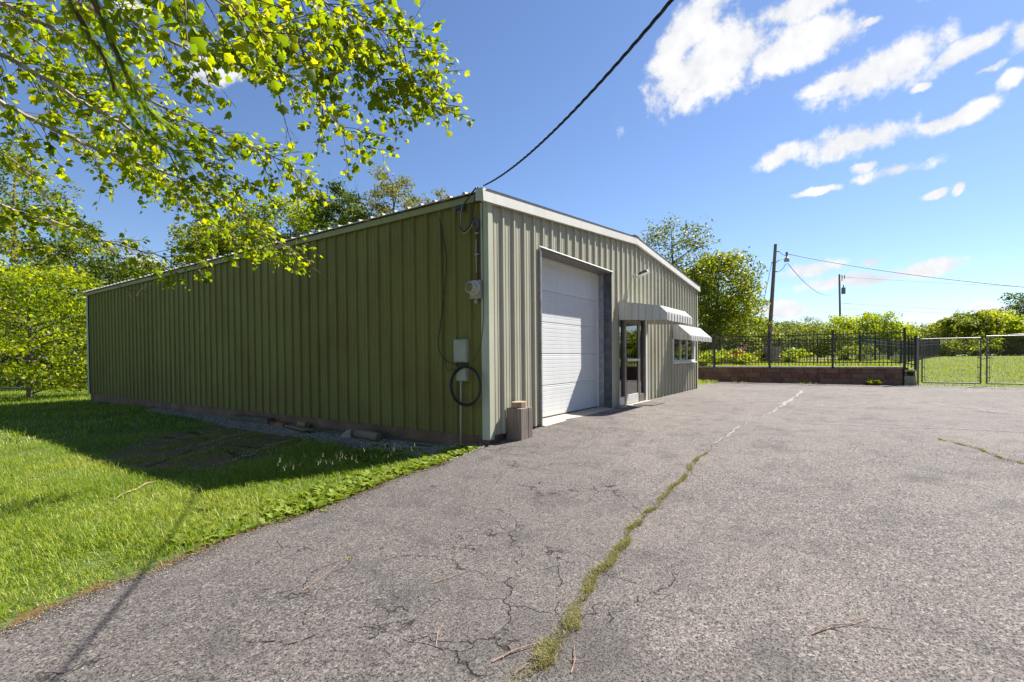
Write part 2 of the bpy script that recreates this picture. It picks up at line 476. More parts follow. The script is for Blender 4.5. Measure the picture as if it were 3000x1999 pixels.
M['needle'] = leafmat('blue_grey_needles', [(0, (0.02, 0.04, 0.025)), (0.6, (0.045, 0.075, 0.05)), (1, (0.08, 0.11, 0.075))], 0.2, 0.6, (1.1, 1.1, 0.9))


def glass():
    t = NT('window_glass')
    g = t.n('ShaderNodeBsdfGlossy'); g.inputs['Roughness'].default_value = 0.01
    g.inputs['Color'].default_value = (0.9, 0.92, 0.92, 1)
    tr = t.n('ShaderNodeBsdfTransparent'); tr.inputs[0].default_value = (0.55, 0.57, 0.56, 1)
    fr = t.n('ShaderNodeFresnel'); fr.inputs['IOR'].default_value = 1.6
    f = t.math('ADD', t.math('MULTIPLY', fr.outputs[0], 1.3), 0.04, True)
    mxs = t.n('ShaderNodeMixShader')
    t.l(f, mxs.inputs[0]); t.l(tr.outputs[0], mxs.inputs[1]); t.l(g.outputs[0], mxs.inputs[2])
    t.l(mxs.outputs[0], t.out.inputs[0])
    return t.m


M['glass'] = glass()


# ------------------------------------------------------------------ mesh helpers
def tag(o, label=None, cat=None, group=None, kind=None):
    if label: o['label'] = label
    if cat: o['category'] = cat
    if group: o['group'] = group
    if kind: o['kind'] = kind
    return o


def link(name, me, mat, parent=None):
    o = bpy.data.objects.new(name, me)
    if mat is not None and len(me.materials) == 0:
        me.materials.append(M[mat] if isinstance(mat, str) else mat)
    col.objects.link(o)
    if parent is not None:
        o.parent = parent
    return o


def empty(name, label, cat, loc=(0, 0, 0), group=None, rz=0.0):
    o = bpy.data.objects.new(name, None)
    o.empty_display_size = 0.2
    col.objects.link(o)
    o.location = loc
    o.rotation_euler[2] = rz
    return tag(o, label, cat, group)


def copy_tree(o, parent=None):
    c = o.copy()
    col.objects.link(c)
    c.parent = parent
    for ch in o.children:
        copy_tree(ch, c)
    return c


class MB:
    def __init__(self):
        self.v, self.f = [], []

    def box(self, x0, x1, y0, y1, z0, z1):
        n = len(self.v)
        self.v += [(x0, y0, z0), (x1, y0, z0), (x1, y1, z0), (x0, y1, z0), (x0, y0, z1), (x1, y0, z1), (x1, y1, z1), (x0, y1, z1)]
        for q in ((0, 3, 2, 1), (4, 5, 6, 7), (0, 1, 5, 4), (1, 2, 6, 5), (2, 3, 7, 6), (3, 0, 4, 7)):
            self.f.append(tuple(n + k for k in q))
        return self

    def hexa(self, pts):
        n = len(self.v)
        self.v += [tuple(p) for p in pts]
        for q in ((0, 3, 2, 1), (4, 5, 6, 7), (0, 1, 5, 4), (1, 2, 6, 5), (2, 3, 7, 6), (3, 0, 4, 7)):
            self.f.append(tuple(n + k for k in q))
        return self

    def poly(self, pts):
        n = len(self.v)
        self.v += [tuple(p) for p in pts]
        self.f.append(tuple(range(n, n + len(pts))))
        return self

    def prism(self, pts, vec):
        """a flat outline swept along vec"""
        n = len(self.v); k = len(pts)
        vec = Vector(vec)
        self.v += [tuple(p) for p in pts] + [tuple(Vector(p) + vec) for p in pts]
        self.f.append(tuple(n + i for i in range(k))[::-1])
        self.f.append(tuple(n + k + i for i in range(k)))
        for i in range(k):
            j = (i + 1) % k
            self.f.append((n + i, n + j, n + k + j, n + k + i))
        return self

    def tube(self, pts, r, n=6, cap=True):
        pts = [Vector(p) for p in pts]
        k = len(pts)
        rs = r if isinstance(r, (list, tuple)) else [r] * k
        base = len(self.v)
        prev = None
        for i, p in enumerate(pts):
            d = (pts[min(i + 1, k - 1)] - pts[max(i - 1, 0)])
            d = d.normalized() if d.length > 1e-9 else Vector((0, 0, 1))
            if prev is None:
                a = d.orthogonal().normalized()
            else:
                a = (prev - d * prev.dot(d))
                a = a.normalized() if a.length > 1e-6 else d.orthogonal().normalized()
            prev = a
            b = d.cross(a)
            for j in range(n):
                w = 2 * math.pi * j / n
                self.v.append(tuple(p + (a * math.cos(w) + b * math.sin(w)) * rs[i]))
        for i in range(k - 1):
            for j in range(n):
                q = base + i * n
                self.f.append((q + j, q + (j + 1) % n, q + n + (j + 1) % n, q + n + j))
        if cap:
            self.f.append(tuple(base + j for j in range(n))[::-1])
            self.f.append(tuple(base + (k - 1) * n + j for j in range(n)))
        return self

    def lathe(self, prof, c, axis='x', n=20):
        """prof: (distance along axis, radius)"""
        base = len(self.v)
        for (h, r) in prof:
            for j in range(n):
                w = 2 * math.pi * j / n
                a, b = r * math.cos(w), r * math.sin(w)
                if axis == 'x': self.v.append((c[0] + h, c[1] + a, c[2] + b))
                elif axis == 'y': self.v.append((c[0] + a, c[1] + h, c[2] + b))
                else: self.v.append((c[0] + a, c[1] + b, c[2] + h))
        for i in range(len(prof) - 1):
            for j in range(n):
                q = base + i * n
                self.f.append((q + j, q + (j + 1) % n, q + n + (j + 1) % n, q + n + j))
        self.f.append(tuple(base + j for j in range(n))[::-1])
        self.f.append(tuple(base + (len(prof) - 1) * n + j for j in range(n)))
        return self

    def mesh(self, name, smooth=False):
        me = bpy.data.meshes.new(name)
        me.from_pydata([tuple(p) for p in self.v], [], self.f)
        if smooth:
            me.polygons.foreach_set('use_smooth', [True] * len(me.polygons))
        me.update()
        return me

    def build(self, name, mat, parent=None, smooth=False, bevel=0.0):
        me = self.mesh(name, smooth)
        o = link(name, me, mat, parent)
        if bevel:
            b = o.modifiers.new('bevel', 'BEVEL')
            b.width, b.segments, b.limit_method = bevel, 2, 'ANGLE'
        return o


def np_mesh(name, V, F, tint=None):
    """V (n,3), F (m,k) polygons of one size, tint per vertex"""
    me = bpy.data.meshes.new(name)
    V = np.asarray(V, np.float32); F = np.asarray(F, np.int32)
    me.vertices.add(len(V)); me.vertices.foreach_set('co', V.ravel())
    me.loops.add(F.size); me.loops.foreach_set('vertex_index', F.ravel())
    me.polygons.add(len(F))
    me.polygons.foreach_set('loop_start', np.arange(0, F.size, F.shape[1], dtype=np.int32))
    me.update(calc_edges=True)
    if tint is not None:
        a = me.attributes.new('tint', 'FLOAT', 'POINT')
        a.data.foreach_set('value', np.asarray(tint, np.float32))
    return me


def smooth01(x):
    x = np.clip(x, 0, 1)
    return x * x * (3 - 2 * x)


# ------------------------------------------------------------------ terrain
def z_drive(x):
    return np.interp(x, [-8, -3, -0.6, 0.4, 1.4, 2.4, 18], [-0.31, -0.29, -0.15, -0.085, -0.03, 0.0, 0.02])


EDGE_X = [-40, -15, -9, -6.5, -5.26, -4.72, -4.32, -3.6, -2.75, -2.0, -1.33, -0.75, -0.30, -0.05]
EDGE_Y = [-7.5, -3.1, -1.55, -0.85, -0.56, -0.42, -0.34, -0.17, -0.16, -0.07, -0.12, -0.09, -0.03, -0.02]


def edge(x):
    return np.interp(x, EDGE_X, EDGE_Y)


def ground(x, y):
    x = np.asarray(x, float); y = np.asarray(y, float)
    zd = z_drive(x) - 0.03
    lawn = -0.24 - 0.05 * smooth01((-x - 2) / 3) + 0.022 * np.sin(1.3 * x + 0.4) * np.sin(0.9 * y + 1.1) - 0.14 * smooth01((y - 12) / 12)
    w = smooth01((y - edge(x)) / 1.3)
    z = zd * (1 - w) + lawn * w
    z = np.where(y < edge(x), zd, z)
    hi = 0.665 + 0.16 * smooth01((x - 18) / 14)
    lo = 0.0 + 0.87 * np.clip((x - 17.7) / 24, 0, 1) ** 0.85
    s = smooth01((y + 6.62) / 0.3)
    east = lo * (1 - s) + hi * s
    z = np.where(x > 17.62, east, z)
    z = np.where((x > 12.3) & (x <= 17.62), -0.03, z)
    return z


def gz(x, y):
    return float(ground(x, y))


def axis_lines(lo, hi, fine_lo, fine_hi, step, extra=()):
    a = [lo]
    k = np.arange(fine_lo, fine_hi + 1e-6, step).tolist()
    g = []
    d = step
    p = fine_lo
    while p > lo:
        d *= 1.35; p -= d; g.append(max(p, lo))
    h = []
    d = step; p = fine_hi
    while p < hi:
        d *= 1.35; p += d; h.append(min(p, hi))
    return np.unique(np.round(np.array(g + k + h + list(extra)), 4))


gx = axis_lines(-900, 1500, -9, 42, 0.5, (17.60, 17.64))
gy = axis_lines(-900, 1500, -14, 26, 0.5, (-6.62, -6.32))
X, Y = np.meshgrid(gx, gy)
Z = ground(X, Y)
V = np.stack([X, Y, Z], -1).reshape(-1, 3)
nx = len(gx); ny = len(gy)
i, j = np.meshgrid(np.arange(nx - 1), np.arange(ny - 1))
q = (j * nx + i).ravel()
me = np_mesh('ground', V, np.stack([q, q + 1, q + nx + 1, q + nx], -1))
me.polygons.foreach_set('use_smooth', [True] * len(me.polygons))
tag(link('ground', me, 'lawn'), 'grassy earth under the lawn and all round the building', 'ground', kind='structure')

# asphalt yard
xs = np.concatenate([np.arange(-40, -9, 1.0), np.arange(-9, 2.5, 0.06), np.arange(2.5, 17.45, 0.25), [17.46]])
jit = 0.04 * np.sin(xs * 6.1) + 0.03 * np.sin(xs * 17.7 + 1) + 0.018 * np.sin(xs * 51.3 + 2) + rng.normal(0, 0.008, len(xs))
jit = np.where(xs > -0.1, 0, jit)
top = np.where(xs < 0.0, edge(xs) + jit, np.where(xs < 12.27, -0.012, 2.4 + 0.25 * np.sin(xs * 2.2)))
tt = np.concatenate([[0], np.linspace(0.004, 1, 40) ** 1.6])
rows = []
for k, f in enumerate(tt):
    y = top * (1 - f) + (-17.5) * f
    z = z_drive(xs) + 0.010 * np.sin(xs * 0.9 + y * 0.4) * np.sin(y * 0.7) * (xs < 1)
    if k == 0:
        z = z - 0.05
        y = y + 0.03 * (xs < 0)
    rows.append(np.stack([xs, y, z], -1))
V = np.stack(rows).reshape(-1, 3)
nx = len(xs); ny = len(tt)
i, j = np.meshgrid(np.arange(nx - 1), np.arange(ny - 1))
q = (j * nx + i).ravel()
me = np_mesh('asphalt_yard', V, np.stack([q + nx, q + nx + 1, q + 1, q], -1))
me.polygons.foreach_set('use_smooth', [True] * len(me.polygons))
tag(link('asphalt_yard', me, 'asphalt'), 'cracked grey asphalt yard in front of the green building', 'asphalt', kind='structure')


def az(x, y):
    return float(z_drive(x) + 0.010 * math.sin(x * 0.9 + y * 0.4) * math.sin(y * 0.7) * (x < 1))


def strip(name, pts, width, mat, label, cat, seed, lift=0.004, jag=0.03, step=0.022, steady=False):
    """irregular ribbon lying on the asphalt"""
    rr = random.Random(seed)
    P = [Vector((p[0], p[1], 0)) for p in pts]
    out = []
    for a, b in zip(P[:-1], P[1:]):
        n = max(1, int((b - a).length / step))
        for k in range(n):
            out.append(a.lerp(b, k / n))
    out.append(P[-1])
    mb = MB()
    ph = rr.random() * 9
    n = len(out)
    for k, p in enumerate(out):
        d = (out[min(k + 1, n - 1)] - out[max(k - 1, 0)]).normalized()
        s = Vector((-d.y, d.x, 0))
        off = jag * (math.sin(k * 0.21 + ph) * 0.5 + math.sin(k * 0.57 + ph * 2) * 0.35 + rr.uniform(-0.5, 0.5) * 0.45)
        w = width * (0.1 + 1.1 * rr.random() ** 2) * (0.35 + 0.65 * (math.sin(k * 0.13 + ph) > -0.3))
        if steady: w = width * (0.55 + 0.3 * math.sin(k * 0.09 + ph) + 0.3 * rr.random())
        w *= 1.0 * min(1, 0.25 + 4 * min(k, n - 1 - k) / n)
        for sgn in (-1, 1):
            q = p + s * (off + sgn * w / 2)
            mb.v.append((q.x, q.y, az(q.x, q.y) + lift))
        if k:
            b = 2 * k
            mb.f.append((b - 2, b, b + 1, b - 1))
    o = mb.build(name, mat)
    return tag(o, label, cat, kind='structure')


strip('asphalt_crack', [(-4.15, -3.35), (-3.86, -3.25), (-3.3, -3.13), (-2.6, -3.04), (-1.6, -2.98), (-0.7, -2.99), (0.5, -2.93), (1.6, -2.96), (3.2, -2.98), (5.0, -3.12)], 0.018, 'crack', 'long straight crack filled with weeds across the asphalt', 'crack', 1)
strip('asphalt_crack', [(0.10, -0.12), (0.02, -0.28), (-0.02, -0.60), (0.2, -1.10), (0.45, -1.7), (0.42, -2.3), (0.5, -2.9)], 0.016, 'crack', 'crack running out from the building corner over the asphalt', 'crack', 2)
strip('asphalt_crack', [(-0.05, -0.5), (-0.5, -0.55), (-0.85, -0.42)], 0.008, 'crack', 'short branch crack near the building corner', 'crack', 3)
strip('asphalt_crack', [(-4.30, -1.95), (-4.12, -1.74), (-3.95, -1.62), (-3.83, -1.53), (-3.6, -1.45), (-3.5, -1.33)], 0.012, 'crack', 'thin jagged crack in the dark asphalt near the lawn edge', 'crack', 4)
strip('asphalt_crack', [(-3.5, -1.62), (-3.3, -1.72), (-3.22, -1.9), (-3.0, -2.0)], 0.012, 'crack', 'jagged crack between the lawn edge and the weedy crack', 'crack', 5)
strip('asphalt_crack', [(-4.6, -1.75), (-4.42, -2.02), (-4.2, -2.1), (-4.05, -2.35)], 0.012, 'crack', 'dark broken crack crossing the cable shadow', 'crack', 6)
strip('asphalt_crack', [(3.1, -5.5), (2.5, -5.75), (1.95, -5.9), (1.65, -6.05), (1.0, -6.3)], 0.02, 'crack', 'curved crack with a little moss in the open asphalt', 'crack', 7)
strip('crack_filler', [(5.0, -3.14), (6.6, -3.18), (8.5, -3.22), (10.5, -3.25), (13.5, -3.25)], 0.10, 'seal', 'pale filled crack running on toward the block wall', 'crack filler', 8, 0.005, 0.05, 0.05, True)
strip('crack_filler', [(0.85, -2.93), (1.6, -2.96), (3.2, -2.98), (5.0, -3.13)], 0.03, 'seal', 'thin pale filler between the weedy crack and the wide filled crack', 'crack filler', 12, 0.0065, 0.03, 0.04, True)
strip('crack_filler', [(3.95, -3.3), (4.1, -4.0), (4.15, -4.8), (4.4, -5.8), (4.5, -7.2)], 0.05, 'seal', 'thin pale filled crack crossing the yard', 'crack filler', 9, 0.005, 0.04, 0.06, True)
strip('crack_filler', [(11.5, -4.4), (10.4, -5.5), (9.4, -6.0), (7.5, -6.95), (6.5, -8)], 0.06, 'seal', 'pale filled crack slanting across the far yard', 'crack filler', 10, 0.005, 0.08, 0.1, True)

# bare dirt patch and gravel bed beside the wall
def patch(name, outline, mat, lift, label, cat, jag=0.12, seed=1):
    rr = random.Random(seed)
    c = Vector((sum(p[0] for p in outline) / len(outline), sum(p[1] for p in outline) / len(outline)))
    ring = []
    n = len(outline)
    for k in range(n):
        a, b = Vector(outline[k]), Vector(outline[(k + 1) % n])
        m_ = max(2, int((b - a).length / 0.15))
        for s in range(m_):
            p = a.lerp(b, s / m_)
            ring.append(p + Vector((rr.uniform(-jag, jag), rr.uniform(-jag, jag))))
    mb = MB()
    levels = [1.0, 0.8, 0.6, 0.4, 0.2]
    for li, f in enumerate(levels):
        for p in ring:
            q = c + (p - c) * f
            x = min(q.x, -0.0)
            mb.v.append((x, q.y, gz(x, q.y) + (lift if li else lift - 0.02)))
    k = len(ring)
    for li in range(len(levels) - 1):
        for s in range(k):
            mb.f.append((li * k + s, li * k + (s + 1) % k, (li + 1) * k + (s + 1) % k, (li + 1) * k + s))
    mb.f.append(tuple((len(levels) - 1) * k + s for s in range(k)))
    o = mb.build(name, mat, smooth=True)
    return tag(o, label, cat, kind='structure')


DIRT = [(-3.25, 5.0), (-1.9, 6.9), (-0.6, 6.9), (-0.35, 5.2), (-0.55, 3.5), (-1.7, 2.75), (-2.75, 2.2), (-3.35, 2.9), (-3.45, 3.9)]
GRAV = [(-0.0, 12.5), (-0.45, 12), (-0.5, 9.0), (-0.75, 6.6), (-0.95, 4.6), (-0.8, 3.2), (-0.95, 2.0), (-0.85, 1.0), (-0.9, 0.35), (-0.25, 0.02), (-0.0, 0.05)]
patch('dirt_patch', DIRT, 'dirt', 0.012, 'bare dark dirt patch in the shaded lawn beside the wall', 'dirt', 0.14, 3)
patch('gravel_bed', GRAV, 'gravelbed', 0.020, 'pale gravel strip along the foot of the green wall', 'gravel bed', 0.10, 4)
# worn soil margin between lawn and asphalt
mb = MB()
rr = random.Random(17)
k = 0
x = -7.0
while x < -1.2:
    e = float(edge(x))
    w = max(0.0, (0.09 if x < -3.4 else 0.03) * (0.9 + 0.9 * math.sin(x * 7.3) + 0.7 * math.sin(x * 17.1 + 1)) + rr.uniform(0, 0.03))
    mb.v += [(x, e - 0.08, gz(x, e - 0.08) + 0.004), (x, e + w, gz(x, e + w) + 0.008)]
    if k: mb.f.append((2 * k - 2, 2 * k, 2 * k + 1, 2 * k - 1))
    k += 1
    x += 0.05
tag(mb.build('soil_margin', 'dirt'), 'worn brown soil margin between the lawn and the asphalt', 'soil', kind='structure')
# far road beyond the gate
mb = MB()
for k in range(9):
    y = -26 - k * 7
    x0 = 50 + k * 0.4
    mb.v += [(x0, y, 0.89), (x0 + 9, y, 1.10)]
    if k: mb.f.append((2 * k - 2, 2 * k - 1, 2 * k + 1, 2 * k))
tag(mb.build('road', 'seal'), 'pale grey road beyond the grass behind the gate', 'road', kind='structure')

# ------------------------------------------------------------------ the metal building
FT = 0.3048
BW, BL = 12.2, 18.29
EAVE, SLOPE = 3.60, 1 / 12.0


def roofz(x):
    return EAVE + SLOPE * min(x, BW - x)


B = empty('metal_building', 'long green ribbed steel building with white roof trim and large white overhead door', 'building', (0, 0, -0.5))
BINV = Vector((0, 0, 0.5))


def bpart(mb, name, mat, parent=B, **k):
    if parent is B or parent.get('_lvl'):
        mb.v = [(p[0], p[1], p[2] + 0.5) for p in mb.v]
    return mb.build(name, mat, parent, **k)


def rib_profile(s0, s1, first):
    """list of (s, depth) along a wall; main ribs centred first + n*FT, two shallow ribs between"""
    pts = []
    n0 = int(math.floor((s0 - first) / FT)) - 1
    n1 = int(math.ceil((s1 - first) / FT)) + 1
    for n in range(n0, n1 + 1):
        c = first + n * FT
        pts += [(c - 0.038, 0), (c - 0.020, 0.038), (c + 0.020, 0.038), (c + 0.038, 0)]
        for o in (0.11, 0.195):
            pts += [(c + o - 0.022, 0), (c + o - 0.013, 0.0055), (c + o + 0.013, 0.0055), (c + o + 0.022, 0)]
    pts = sorted(pts)
    def dep(s):
        for a, b in zip(pts[:-1], pts[1:]):
            if a[0] <= s <= b[0]:
                return a[1] + (b[1] - a[1]) * (s - a[0]) / max(1e-9, b[0] - a[0])
        return 0
    out = [(s0, dep(s0))] + [p for p in pts if s0 < p[0] < s1] + [(s1, dep(s1))]
    return out, dep


F_FIRST, L_FIRST = 0.361, 0.640
OPEN = [(1.46, 4.55, -1, 3.10), (4.93, 6.84, -1, 2.16), (9.22, 11.78, 0.97, 2.00)]   # door, entrance, window


def front_panel(s0, s1):
    prof, dep = rib_profile(s0, s1, F_FIRST)
    cuts = [c for o in OPEN for c in o[:2] if s0 < c < s1]
    for c in cuts:
        prof.append((c, dep(c)))
    prof = sorted(prof)
    mb = MB(); lowp = MB()
    split = s0 >= OPEN[2][0] - 0.3 and s1 <= OPEN[2][1] + 0.3 and all(OPEN[2][0] <= q[0] <= OPEN[2][1] for q in (prof[0], prof[-1]))
    for (a, da), (b, db) in zip(prof[:-1], prof[1:]):
        mid = (a + b) / 2
        spans = [(0.0, None)]
        for (x0, x1, z0, z1) in OPEN:
            if x0 <= mid <= x1:
                spans = ([(0.0, z0)] if z0 > 0 else []) + [(z1, None)]
        for lo, hi in spans:
            ta, tb = (roofz(a), roofz(b)) if hi is None else (hi, hi)
            w_ = lowp if (split and hi is not None) else mb
            n = len(w_.v)
            w_.v += [(a, -da, lo), (b, -db, lo), (b, -db, tb), (a, -da, ta)]
            w_.f.append((n, n + 1, n + 2, n + 3))
    return [q for q in (mb, lowp) if q.v]


x = F_FIRST - FT / 2 - FT
edges = [0.03]
k = F_FIRST + FT * 2 + 0.06
while k < BW - 0.2:
    edges.append(k); k += 3 * FT
edges.append(BW - 0.03)
for a, b in zip(edges[:-1], edges[1:]):
    for q_ in front_panel(a, b):
        bpart(q_, 'wall_panel', 'sage')
edges = [0.03]
k = L_FIRST + FT * 2 + 0.06
while k < BL - 0.2:
    edges.append(k); k += 3 * FT
edges.append(BL - 0.03)
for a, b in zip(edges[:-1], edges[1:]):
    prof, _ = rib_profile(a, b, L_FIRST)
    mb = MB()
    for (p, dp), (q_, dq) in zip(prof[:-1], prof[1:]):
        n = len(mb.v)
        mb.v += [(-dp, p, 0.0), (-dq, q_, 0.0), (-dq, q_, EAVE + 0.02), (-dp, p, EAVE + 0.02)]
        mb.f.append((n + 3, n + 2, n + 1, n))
    bpart(mb, 'wall_panel', 'olive')
# the other two walls
for a in range(20):
    y0 = 0.03 + a * 3 * FT
    y1 = min(BL - 0.03, y0 + 3 * FT)
    prof, _ = rib_profile(y0, y1, L_FIRST)
    mb = MB()
    for (p, dp), (q_, dq) in zip(prof[:-1], prof[1:]):
        n = len(mb.v)
        mb.v += [(BW + dp, p, 0.0), (BW + dq, q_, 0.0), (BW + dq, q_, EAVE), (BW + dp, p, EAVE)]
        mb.f.append((n, n + 1, n + 2, n + 3))
    bpart(mb, 'wall_panel', 'sage')
mb = MB().poly([(0, BL, 0), (0, BL, EAVE), (BW / 2, BL, roofz(BW / 2)), (BW, BL, EAVE), (BW, BL, 0)])
bpart(mb, 'rear_wall', 'sage')
# foundation
mb = MB().box(0.012, 0.30, 0.012, BL - 0.01, -0.6, 0.004)
bpart(mb, 'foundation', 'found')
mb = MB().box(0.302, BW - 0.012, 0.40, BL - 0.01, -0.5, 0.012)
bpart(mb, 'floor_slab', 'inside')
mb = MB().box(0.302, 1.455, 0.012, 0.398, -0.5, 0.002).box(4.56, BW - 0.012, 0.012, 0.398, -0.5, 0.002)
bpart(mb, 'front_footing', 'found')
mb = MB().hexa([(1.465, -0.10, -0.3), (4.545, -0.10, -0.3), (4.545, 0.396, -0.3), (1.465, 0.396, -0.3), (1.465, -0.10, -0.012), (4.545, -0.10, 0.014), (4.545, 0.396, 0.035), (1.465, 0.396, 0.035)])
bpart(mb, 'door_sill', 'concrete', bevel=0.006)
# interior liner: dark, keeps daylight out behind the panels
mb = MB()
mb.poly([(0.06, 0.5, 0.02), (0.06, 0.5, 3.5), (0.06, BL - 0.1, 3.5), (0.06, BL - 0.1, 0.02)])
mb.poly([(0.06, 3.6, 0.02), (BW - 0.06, 3.6, 0.02), (BW - 0.06, 3.6, 3.5), (0.06, 3.6, 3.5)])
mb.poly([(0.06, 0.05, 3.45), (BW - 0.06, 0.05, 3.45), (BW - 0.06, 3.6, 3.45), (0.06, 3.6, 3.45)])
bpart(mb, 'inner_wall', 'inside')

# roof sheets
for side in (0, 1):
    src = None
    for a in range(20):
        y0 = -0.10 + a * 0.93
        if src is None:
            mb = MB()
            prof, _ = rib_profile(0, 0.928, 0.15)
            for (p, dp), (q_, dq) in zip(prof[:-1], prof[1:]):
                n = len(mb.v)
                xa, xb = (-0.13, BW / 2) if side == 0 else (BW + 0.13, BW / 2)
                za = EAVE + 0.085 + SLOPE * -0.13
                zb = EAVE + 0.085 + SLOPE * BW / 2
                mb.v += [(xa, p, za + dp), (xa, q_, za + dq), (xb, q_, zb + dq), (xb, p, zb + dp), (xa, p, za - 0.012), (xa, q_, za - 0.012)]
                mb.f.append((n, n + 1, n + 2, n + 3) if side else (n + 3, n + 2, n + 1, n))
                mb.f.append((n, n + 1, n + 5, n + 4))
            src = bpart(mb, 'roof_panel', 'roof')
            src.location[1] = y0
        else:
            c = src.copy(); col.objects.link(c); c.location[1] = y0
mb = MB().prism([(BW / 2 - 0.2, -0.09, roofz(BW / 2) + 0.105), (BW / 2, -0.09, roofz(BW / 2) + 0.130), (BW / 2 + 0.2, -0.09, roofz(BW / 2) + 0.105), (BW / 2, -0.09, roofz(BW / 2) + 0.11)], (0, BL + 0.15, 0))
bpart(mb, 'ridge_cap', 'roof')
# eave trims
mb = MB().box(-0.075, -0.036, 0.06, BL - 0.01, EAVE - 0.045, EAVE + 0.055)
bpart(mb, 'eave_trim', 'eave')
mb = MB().box(BW + 0.036, BW + 0.075, 0.06, BL - 0.01, EAVE - 0.045, EAVE + 0.055)
bpart(mb, 'eave_trim', 'eave')
# rake trims: a sloped fascia with a soffit return
for s in (0, 1):
    def rx(x): return x if s == 0 else BW - x
    def rz(x): return EAVE + SLOPE * x
    xa, xb = -0.215, BW / 2
    A = [(-0.098, -0.075), (-0.082, 0.115), (-0.034, 0.128), (-0.034, 0.112), (-0.072, 0.10), (-0.088, -0.062), (-0.040, -0.062), (-0.040, -0.075)]
    mb = MB()
    n = len(A)
    for xx in (xa, xb):
        for (y, dz) in A:
            mb.v.append((rx(xx), y, rz(xx) + dz - 0.03))
    for k in range(n):
        mb.f.append((k, (k + 1) % n, n + (k + 1) % n, n + k))
    mb.f.append(tuple(range(n))[::-1]); mb.f.append(tuple(range(n, 2 * n)))
    bpart(mb, 'rake_trim', 'rake')
# end cap of the rake at the eave corner
mb = MB().prism([(-0.222, -0.098, 3.475), (-0.222, 0.05, 3.50), (-0.222, 0.05, 3.66), (-0.222, -0.085, 3.668)], (0.006, 0, 0))
bpart(mb, 'rake_end_cap', 'trim')
mb = MB().prism([(BW + 0.216, -0.098, 3.475), (BW + 0.216, 0.05, 3.50), (BW + 0.216, 0.05, 3.66), (BW + 0.216, -0.085, 3.668)], (0.006, 0, 0))
bpart(mb, 'rake_end_cap', 'trim')
# corner trims
for (cx, sx_) in ((0, 1), (BW, -1)):
    p = [(-0.048, -0.046), (0.055, -0.046), (0.055, -0.040), (-0.041, -0.040), (-0.041, 0.10), (-0.048, 0.10)]
    mb = MB().prism([(cx + sx_ * a, b, 0.0 - (0.05 if cx == 0 else 0)) for a, b in p], (0, 0, EAVE - 0.03))
    bpart(mb, 'corner_trim', 'trim')
mb = MB().prism([(-0.048, BL + 0.04, 0), (0.08, BL + 0.04, 0), (0.08, BL + 0.034, 0), (-0.041, BL + 0.034, 0), (-0.041, BL - 0.12, 0), (-0.048, BL - 0.12, 0)], (0, 0, EAVE - 0.03))
bpart(mb, 'corner_trim', 'trim')
# screws, in rows
V, F = [], []
def screw(c, ax):
    n = len(V)
    r = 0.009
    for k in range(6):
        w = k * math.pi / 3
        a, b = r * math.cos(w), r * math.sin(w)
        if ax == 'x':
            V.append((c[0], c[1] + a, c[2] + b))
        else:
            V.append((c[0] + a, c[1], c[2] + b))
    V.append((c[0] - (0.007 if ax == 'x' else 0), c[1] - (0.007 if ax == 'y' else 0), c[2]))
    for k in range(6):
        F.append((n + k, n + (k + 1) % 6, n + 6))
for zz in (0.06, 1.72, 3.42):
    for k in range(0, 59):
        yy = L_FIRST + k * FT + 0.06
        if yy < BL - 0.1: screw((-0.001, yy, zz + 0.5), 'x')
        if zz < 0.1 and yy < BL - 0.2: screw((-0.001, yy + 0.1, zz + 0.5), 'x')
for zz in (0.06, 1.72, 2.75):
    for k in range(0, 38):
        xx = F_FIRST + k * FT + 0.062
        if not any(o[0] < xx < o[1] and o[2] < zz < o[3] for o in OPEN) and xx < BW - 0.1:
            screw((xx, -0.001, zz + 0.5), 'y')
o = link('screws', np_mesh('screws', V, F), 'darksteel', B)
o['kind'] = 'stuff'

# overhead door
mb = MB().box(1.452, 1.470, -0.052, 0.335, -0.01, 3.10).box(1.440, 1.452, -0.052, -0.036, -0.01, 3.12)
bpart(mb, 'door_jamb', 'galv')
mb = MB().box(4.535, 4.556, -0.045, 0.14, -0.01, 3.10)
bpart(mb, 'door_jamb', 'darksteel')
mb = MB().box(4.520, 4.550, 0.142, 0.335, 0.0, 3.10)
bpart(mb, 'door_jamb', 'galv')
mb = MB().box(4.545, 4.572, -0.052, -0.046, -0.01, 3.11)
bpart(mb, 'jamb_flange', 'trim')
mb = MB().box(1.471, 4.534, -0.030, 0.335, 3.07, 3.105)
bpart(mb, 'door_header', 'bronze')
mb = MB().hexa([(1.42, -0.075, 3.098), (4.60, -0.075, 3.098), (4.60, -0.031, 3.107), (1.42, -0.031, 3.107), (1.42, -0.075, 3.104), (4.60, -0.075, 3.104), (4.60, -0.031, 3.135), (1.42, -0.031, 3.135)])
bpart(mb, 'drip_flashing', 'rake')
OD = empty('overhead_door', None, None)
OD.parent = B
for k in range(5):
    z0, z1 = 0.045 + k * 0.604, 0.045 + (k + 1) * 0.604 - 0.006
    mb = MB()
    prof = [(0.302, z0), (0.298, z0 + 0.012)]
    nb = 7
    for q_ in range(nb):
        a = z0 + 0.03 + q_ * (z1 - z0 - 0.06) / nb
        h = (z1 - z0 - 0.06) / nb
        prof += [(0.298, a), (0.298, a + h - 0.012), (0.3015, a + h - 0.009), (0.3015, a + h - 0.003)]
    prof += [(0.298, z1 - 0.014), (0.302, z1), (0.335, z1), (0.335, z0)]
    mb.prism([(1.472, y, z + 0.5) for (y, z) in prof][::-1], (3.045, 0, 0))
    mb.build('door_section', 'door_white', OD)
